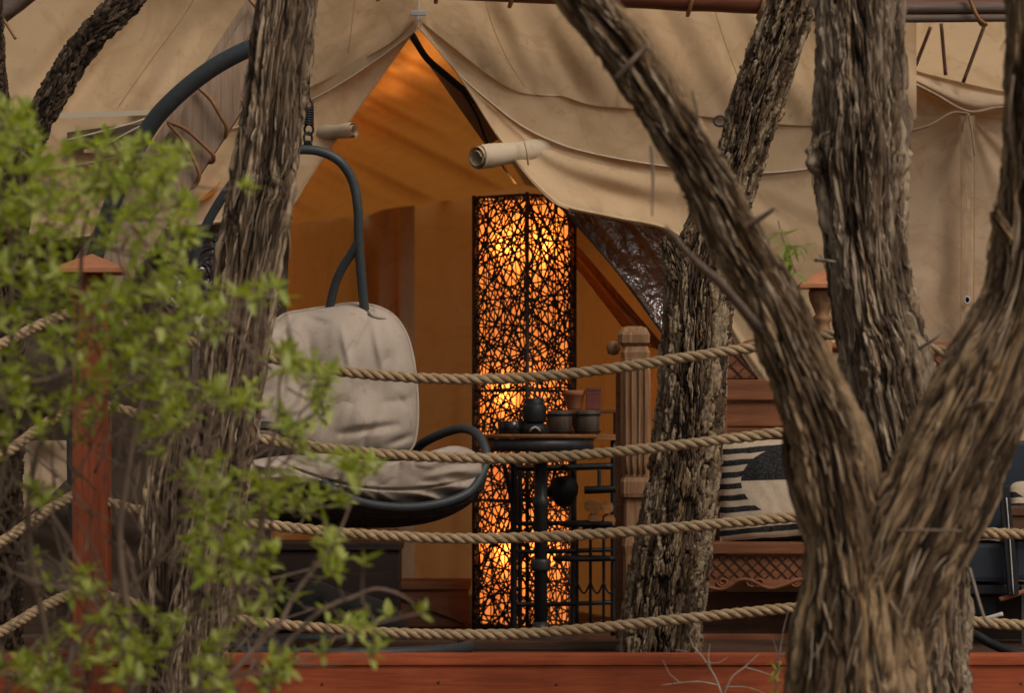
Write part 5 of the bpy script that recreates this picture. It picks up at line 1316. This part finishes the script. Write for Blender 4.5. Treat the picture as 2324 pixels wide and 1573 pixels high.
V, F = tube_px([(2120, 1420, 12.9), (2200, 1436, 12.8), (2250, 1462, 12.75), (2310, 1484, 12.7), (2400, 1490, 12.7), (2520, 1488, 12.7)], 0.018, 10, 50); mk('hose', V, F, M['iron'], hz)
br = thing('brown_box', 'dark brown small box on the cart top at the right edge', 'box', P(2320, 1205, gd + 0.05))
V, F = box_px(2290, 2400, 1172, 1204.5, gd + 0.05, 0.15, 0.006); mk('body', V, F, M['chest'], br, smooth=False)
V, F = box_px(2284, 2406, 1150, 1171.5, gd + 0.04, 0.17, 0.008); mk('lid', V, F, M['chest'], br, smooth=False)
pillow('throw_pillow', 'pale pillow with dark bands at the right edge above the cart', 2296, 2440, 1088, 1204, gd + 0.30, 0.05, M['pillow'])

# ---------------------------------------------------------------- chests and small things low inside the doorway
M['shade_dark_chest'] = wood('shade_dark_chest_wood', (0.012, 0.006, 0.004), (0.024, 0.011, 0.006), (0.04, 0.019, 0.009), axis=0, scale=4)  # chest wood coloured near black in place of shade
def chest(label, u0, u1, v0, d, dep, mt='chest'):
    t = thing('wooden_chest', label, 'chest', np.array([P((u0 + u1) / 2, 0, d)[0], d, FLOOR]))
    a = P(u0, v0, d); b = P(u1, v0, d)
    V, F = box_vf((a[0], d, FLOOR + 0.001), (b[0], d + dep, a[2] - 0.034), 0.005); mk('body', V, F, M[mt], t, smooth=False)
    V, F = box_vf((a[0] - 0.01, d - 0.012, a[2] - 0.033), (b[0] + 0.01, d + dep + 0.01, a[2]), 0.006); mk('lid', V, F, M[mt], t, smooth=False)
    p_, q_ = P(u0 + 6, v0 + 30, d - 0.006), P(u1 - 6, floor_v(d) - 12, d - 0.006)
    V, F = bar(p_, q_, 0.022, 0.012, 0.002); mk('brace', V, F, M[mt], t, smooth=False)
    return t
chest('low reddish wooden chest beside the foot of the lamp', 905, 1062, 1322, 14.7, 0.4)
chest('wooden chest widened and darkened to stand in for shade below the hanging chair', 556, 905, 1232, 14.4, 0.4, 'shade_dark_chest')  # made wide so its dark colour fills the shaded area
vb = thing('door_sill', 'long brown timber sill lying across the tent doorway', 'sill', np.array([P(1300, 0, 13.2)[0], 13.2, FLOOR]))
V, F = box_vf((P(540, 0, 13.0)[0], 13.1, FLOOR), (P(1600, 0, 13.0)[0], 13.22, FLOOR + 0.035), 0.005); mk('timber', V, F, M['deckwood'], vb, smooth=False)
sc_ = thing('orange_strap', 'thin orange strap looped on the deck under the chair', 'strap', P(800, 1450, 12.9))
V, F = tube_px([(752, 1462, 12.8), (770, 1430, 12.85), (790, 1400, 12.9), (812, 1384, 12.95), (824, 1382, 13.0), (826, 1400, 13.0), (840, 1425, 12.95)], 0.005, 6, 40); mk('strap', V, F, M['clay'], sc_)
db = thing('shade_mass', 'black soft mass added to stand in for the shade below the hanging chair', 'shade filler', np.array([P(745, 0, 13.6)[0], 13.6, FLOOR]))  # added mass, its black colour stands in for shade
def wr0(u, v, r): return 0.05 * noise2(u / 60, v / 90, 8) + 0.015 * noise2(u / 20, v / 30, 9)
cushion('shade_mass_body', [(560, 1440), (570, 1370), (640, 1330), (720, 1318), (780, 1342), (850, 1356), (910, 1390), (925, 1440), (850, 1452), (700, 1452), (600, 1452)], (745, 1400), 13.6, 0.2, wr0, db, M['strap'], 20, 60)

# ---------------------------------------------------------------- plants
def leaf_vf(L, wd, seed, fold=0.25, curl=0.2):
    """an obovate leaf along +X, from a point at the origin"""
    r = random.Random(seed); n = 6; V = []; F = []
    for i in range(n + 1):
        t = i / n; wv = wd / 2 * (math.sin(math.pi * t ** 0.75) ** 0.8 if 0 < t < 1 else 0.02)
        z = curl * L * (t * t) * r.uniform(0.85, 1.15)
        V += [(t * L, -wv, z + fold * wv), (t * L, 0, z), (t * L, wv, z + fold * wv)]
    for i in range(n):
        a = i * 3; F += [(a, a + 3, a + 4, a + 1), (a + 1, a + 4, a + 5, a + 2)]
    return np.array(V), F
LV = [leaf_vf(0.039, 0.0150, k, 0.3, [-0.25, -0.05, 0.12, 0.3, 0.0, -0.4][k]) for k in range(6)]

def rot_to(dirv, roll):
    x = dirv / np.linalg.norm(dirv); up = np.array([0, 0, 1.0]) if abs(x[2]) < 0.95 else np.array([0, 1.0, 0])
    y = np.cross(up, x); y /= np.linalg.norm(y); z = np.cross(x, y)
    c, s = math.cos(roll), math.sin(roll); y2 = c * y + s * z; z2 = -s * y + c * z
    return np.stack([x, y2, z2], 1)

def in_poly(u, v, poly):
    ins = False; j = len(poly) - 1
    for i in range(len(poly)):
        (xi, yi), (xj, yj) = poly[i], poly[j]
        if (yi > v) != (yj > v) and u < (xj - xi) * (v - yi) / (yj - yi) + xi: ins = not ins
        j = i
    return ins

bush = thing('leafy_shrub', 'bright green small leaved shrub filling the left foreground, out of focus', 'shrub', P(180, 1760, 9.1) * np.array([1, 1, 0]))
poly = [(-160, 330), (-20, 236), (62, 240), (80, 330), (130, 345), (250, 290), (330, 285), (420, 335), (548, 395), (560, 425), (470, 445), (440, 520), (490, 560), (450, 620), (560, 650), (640, 640), (650, 700), (755, 730), (690, 770), (770, 860), (730, 960), (660, 1000), (860, 1040), (860, 1080), (740, 1090), (800, 1160), (830, 1200), (900, 1230), (880, 1300), (1000, 1350), (985, 1390), (880, 1400), (910, 1470), (860, 1500), (700, 1480), (640, 1540), (600, 1610), (-160, 1650)]
br_ = random.Random(21)
cent = []
tries = 0
while len(cent) < 880 and tries < 60000:
    tries += 1
    u = br_.uniform(-150, 1000); v = br_.uniform(236, 1640)
    if not in_poly(u, v, poly): continue
    if 128 < u < 305 and 572 < v < 640: continue
    if u < 190 and abs(v - (785 - 0.457 * u)) < 26: continue
    gap = float(noise2(np.array([u / 95.0]), np.array([v / 75.0]), 77)[0])
    dens = 0.42 + 1.35 * gap
    if v < 640 and u < 440: dens += 0.8
    if v > 930 and u < 420: dens -= 0.42
    if u > 430: dens -= 0.12
    if 430 < u < 620 and v < 640: dens -= 0.5
    if v > 1380: dens += 0.15
    if 640 <= v < 1000 and u < 420: dens += 0.5
    if 150 < u < 260 and v > 1000: dens -= 0.25
    if br_.random() > dens: continue
    d = 8.95 + br_.uniform(-0.55, 0.6)
    cent.append((u, v, d))
# twigs: link every leaf rosette to the nearest lower node of the branching stems
nodes_ = []; edges_ = []
for (u0, v0) in ((-60, 1900), (120, 1900), (300, 1900), (470, 1900)):
    nodes_.append(PA(np.array((u0, v0, 9.1 + br_.uniform(-0.2, 0.2)))))
nodes_ = [np.array(p) for p in nodes_]
main = [[(-60, 1900, 9.1), (-40, 1500, 9.1), (0, 1150, 9.1), (30, 800, 9.05), (20, 500, 9.0), (30, 320, 9.0)],
        [(120, 1900, 9.2), (110, 1500, 9.2), (70, 1150, 9.2), (150, 850, 9.15), (190, 560, 9.1), (260, 360, 9.1)],
        [(200, 1900, 9.0), (300, 1550, 9.0), (270, 1200, 9.0), (330, 900, 9.0), (380, 620, 9.0), (440, 420, 9.0)],
        [(300, 1900, 9.15), (420, 1600, 9.1), (540, 1380, 9.1), (600, 1150, 9.1), (640, 900, 9.1), (680, 760, 9.1)],
        [(470, 1900, 9.1), (560, 1650, 9.05), (660, 1450, 9.0), (800, 1360, 9.0), (940, 1360, 9.0)],
        [(300, 1900, 8.8), (400, 1650, 8.8), (560, 1500, 8.8), (700, 1300, 8.85), (800, 1120, 8.9)],
        [(40, 1900, 9.4), (160, 1500, 9.4), (330, 1300, 9.4), (480, 1000, 9.4), (560, 740, 9.4)]]
nodes_ = []
for ctrl in main:
    pts = catmull(PA(ctrl), 40); pts = pts + 0.012 * rng.normal(size=pts.shape) * np.linspace(0.2, 1, 40)[:, None]
    V, F = tube(catmull(pts[::3], 60), np.linspace(0.013, 0.003, 60), 7); mk('stem', V, F, M['twig'], bush)
    nodes_ += list(pts[6:])
cw = PA(np.array(cent)); order = np.argsort(cw[:, 2])
N = np.array(nodes_); mb = MB(); dirs = {}
for i in order:
    c = cw[i]; dv = c - N; dist = np.linalg.norm(dv, axis=1) + np.clip(-dv[:, 2], 0, None) * 2.0
    j = int(dist.argmin()); p = N[j]
    mid = (p + c) / 2 + np.array([0, 0, -0.06 * np.linalg.norm(c - p)]) + rng.normal(size=3) * 0.012
    L_ = np.linalg.norm(c - p)
    if L_ < 0.02: dirs[i] = np.array([0, 0, 1.0]); N = np.vstack([N, c]); continue
    pts = catmull(np.array([p, mid, c]), max(5, int(L_ / 0.04)))
    mb.add(*tube(pts, np.linspace(0.0036, 0.0016, len(pts)), 5))
    dirs[i] = (c - mid) / (np.linalg.norm(c - mid) + 1e-9)
    N = np.vstack([N, pts[1:]])
# bare tangled twigs low in the shrub
for k in range(320):
    u, v = br_.uniform(-60, 620), br_.uniform(700, 1600); d = br_.uniform(8.9, 10.0)
    if not in_poly(u, v, poly): continue
    an = br_.uniform(-2.6, -0.5); L_ = br_.uniform(60, 190)
    pts = [(u, v, d), (u + L_ * 0.5 * math.cos(an) + br_.uniform(-18, 18), v + L_ * 0.5 * math.sin(an) + br_.uniform(-18, 18), d + br_.uniform(-.05, .05)), (u + L_ * math.cos(an), v + L_ * math.sin(an), d + br_.uniform(-.1, .1))]
    mb.add(*tube(catmull(PA(pts), 8), np.linspace(0.0042, 0.0016, 8), 5))
o = mb.mk('twigs', M['twig'], bush); o['kind'] = 'stuff'
leaves = []
for i in range(len(cw)):
    ax = dirs.get(i, np.array([0, 0, 1.0])); ax = ax / np.linalg.norm(ax)
    ax = ax * 0.6 + np.array([0.1, -0.55, 0.55]); ax /= np.linalg.norm(ax)
    nl = br_.randint(6, 8); e1 = np.cross(ax, [0.3, 0.9, 0.1]); e1 /= np.linalg.norm(e1); e2 = np.cross(ax, e1)
    for k in range(nl):
        a = 2.4 * k + br_.uniform(-0.3, 0.3); el = 0.15 + 0.85 * (k / nl) * br_.uniform(0.8, 1.1)
        dv = (math.cos(a) * e1 + math.sin(a) * e2) * math.cos(el) + ax * math.sin(el)
        sc = br_.uniform(0.55, 1.5) * (1.15 if k < nl * 0.6 else 0.8)
        leaves.append((cw[i] + ax * (k - nl / 2) * 0.0035, rot_to(dv, br_.uniform(-0.5, 0.5)), sc, br_.randrange(6)))
lw = np.array([l[0] for l in leaves]); scs = np.array([l[2] for l in leaves])
inview = [i for i in range(len(leaves)) if 5 < (lw[i, 0] * K / lw[i, 1] + 1162) < 1020]
inview.sort(key=lambda i: -scs[i] / lw[i, 1]); single = set(inview[:300])
leaf_me = []
for k, (V, F) in enumerate(LV):
    me = bpy.data.meshes.new('leaf'); fill_mesh(me, V, F); me.materials.append(M['leaf'])
    me.polygons.foreach_set('use_smooth', np.ones(len(me.polygons), bool)); leaf_me.append(me)
from mathutils import Matrix
mb = MB()
for i, (p, R_, sc, kk) in enumerate(leaves):
    if i in single:
        o = bpy.data.objects.new('leaf', leaf_me[kk]); S.collection.objects.link(o); o.parent = bush
        o.matrix_local = Matrix.Translation(Vector(p - WL[bush.name])) @ Matrix((R_ * sc).tolist()).to_4x4()
    else:
        V, F = LV[kk]; mb.add(p + (V * sc) @ R_.T, F)
o = mb.mk('foliage', M['leaf'], bush); o['kind'] = 'stuff'

# hanging green sprig by the right trunks
sg = thing('hanging_sprig', 'small bright green sprig of narrow leaves left of the knotted trunk', 'sprig', P(1790, 540, 10.6))
V, F = tube_px([(1766, 500, 10.62), (1776, 540, 10.6), (1790, 580, 10.58), (1806, 620, 10.58)], 0.0022, 6, 16); mk('stem', V, F, M['twig'], sg)
V, F = tube_px([(1778, 565, 10.6), (1800, 558, 10.58), (1824, 560, 10.58)], 0.0018, 6, 12); mk('stem', V, F, M['twig'], sg)
NL = leaf_vf(0.048, 0.0075, 3, 0.2, -0.15)
sme = bpy.data.meshes.new('leaf'); fill_mesh(sme, *NL); sme.materials.append(M['leaf2'])
for k in range(44):
    t = br_.random(); base_ = P(1768 + 38 * t, 520 + 100 * t, 10.58) if k % 3 else P(1780 + 44 * t, 562 - 4 * t, 10.58)
    dv = np.array([br_.uniform(-0.5, 0.7), br_.uniform(-0.6, 0.3), br_.uniform(-1.2, 0.25)])
    o = bpy.data.objects.new('leaf', sme); S.collection.objects.link(o); o.parent = sg
    o.matrix_local = Matrix.Translation(Vector(base_ - WL[sg.name])) @ Matrix((rot_to(dv, br_.uniform(-1, 1)) * br_.uniform(0.8, 1.4)).tolist()).to_4x4()

# dry weed in front of the fascia and a small green weed beside the forked trunk
dw = thing('dry_weed', 'leafless dry weed with thin pale twigs before the deck fascia', 'weed', P(1620, 1760, 11.2) * np.array([1, 1, 0]))
for pts, r0 in (([(1628, 1800, 11.2), (1648, 1650, 11.2), (1632, 1560, 11.2), (1600, 1500, 11.2), (1575, 1470, 11.2)], 0.005), ([(1638, 1590, 11.2), (1660, 1540, 11.18), (1690, 1515, 11.18), (1722, 1485, 11.18)], 0.0035),
                ([(1612, 1522, 11.2), (1608, 1490, 11.2), (1612, 1462, 11.2)], 0.0025), ([(1600, 1505, 11.2), (1630, 1505, 11.18), (1652, 1492, 11.18)], 0.002), ([(1630, 1556, 11.2), (1580, 1548, 11.2), (1500, 1556, 11.2)], 0.0028),
                ([(1690, 1515, 11.18), (1740, 1530, 11.2), (1780, 1550, 11.2)], 0.002), ([(1645, 1560, 11.2), (1700, 1562, 11.2), (1770, 1590, 11.2)], 0.002), ([(1575, 1472, 11.2), (1565, 1440, 11.2), (1585, 1420, 11.2)], 0.0015),
                ([(1545, 1552, 11.2), (1520, 1530, 11.2), (1505, 1500, 11.2)], 0.0015), ([(1560, 1480, 11.2), (1530, 1475, 11.2)], 0.0012)):
    twig(dw, pts, r0 * 1.05, r0 * 0.4, M['paletwig'], 'stem', 16)
gw = thing('green_weed', 'small green weed with a dry stalk beside the forked trunk foot', 'weed', P(1762, 1760, 10.8) * np.array([1, 1, 0]))
twig(gw, [(1760, 1900, 10.8), (1762, 1600, 10.8), (1768, 1500, 10.8), (1778, 1430, 10.8), (1790, 1385, 10.8)], 0.004, 0.0015, M['drytwig'], 'stem', 24)
twig(gw, [(1766, 1500, 10.8), (1760, 1470, 10.8), (1752, 1445, 10.8)], 0.002, 0.001, M['drytwig'], 'stem')
twig(gw, [(1770, 1490, 10.8), (1786, 1480, 10.8), (1800, 1478, 10.8)], 0.002, 0.001, M['drytwig'], 'stem')
for k in range(46):
    v = br_.uniform(1495, 1610); base_ = P(1762 + br_.uniform(-16, 14), v, 10.79 + br_.uniform(-.03, .03))
    dv = np.array([br_.uniform(-1, 1), br_.uniform(-1, 0.3), br_.uniform(-0.3, 0.8)])
    o = bpy.data.objects.new('leaf', leaf_me[k % 6]); S.collection.objects.link(o); o.parent = gw
    o.matrix_local = Matrix.Translation(Vector(base_ - WL[gw.name])) @ Matrix((rot_to(dv, br_.uniform(-1, 1)) * br_.uniform(0.35, 0.6)).tolist()).to_4x4()
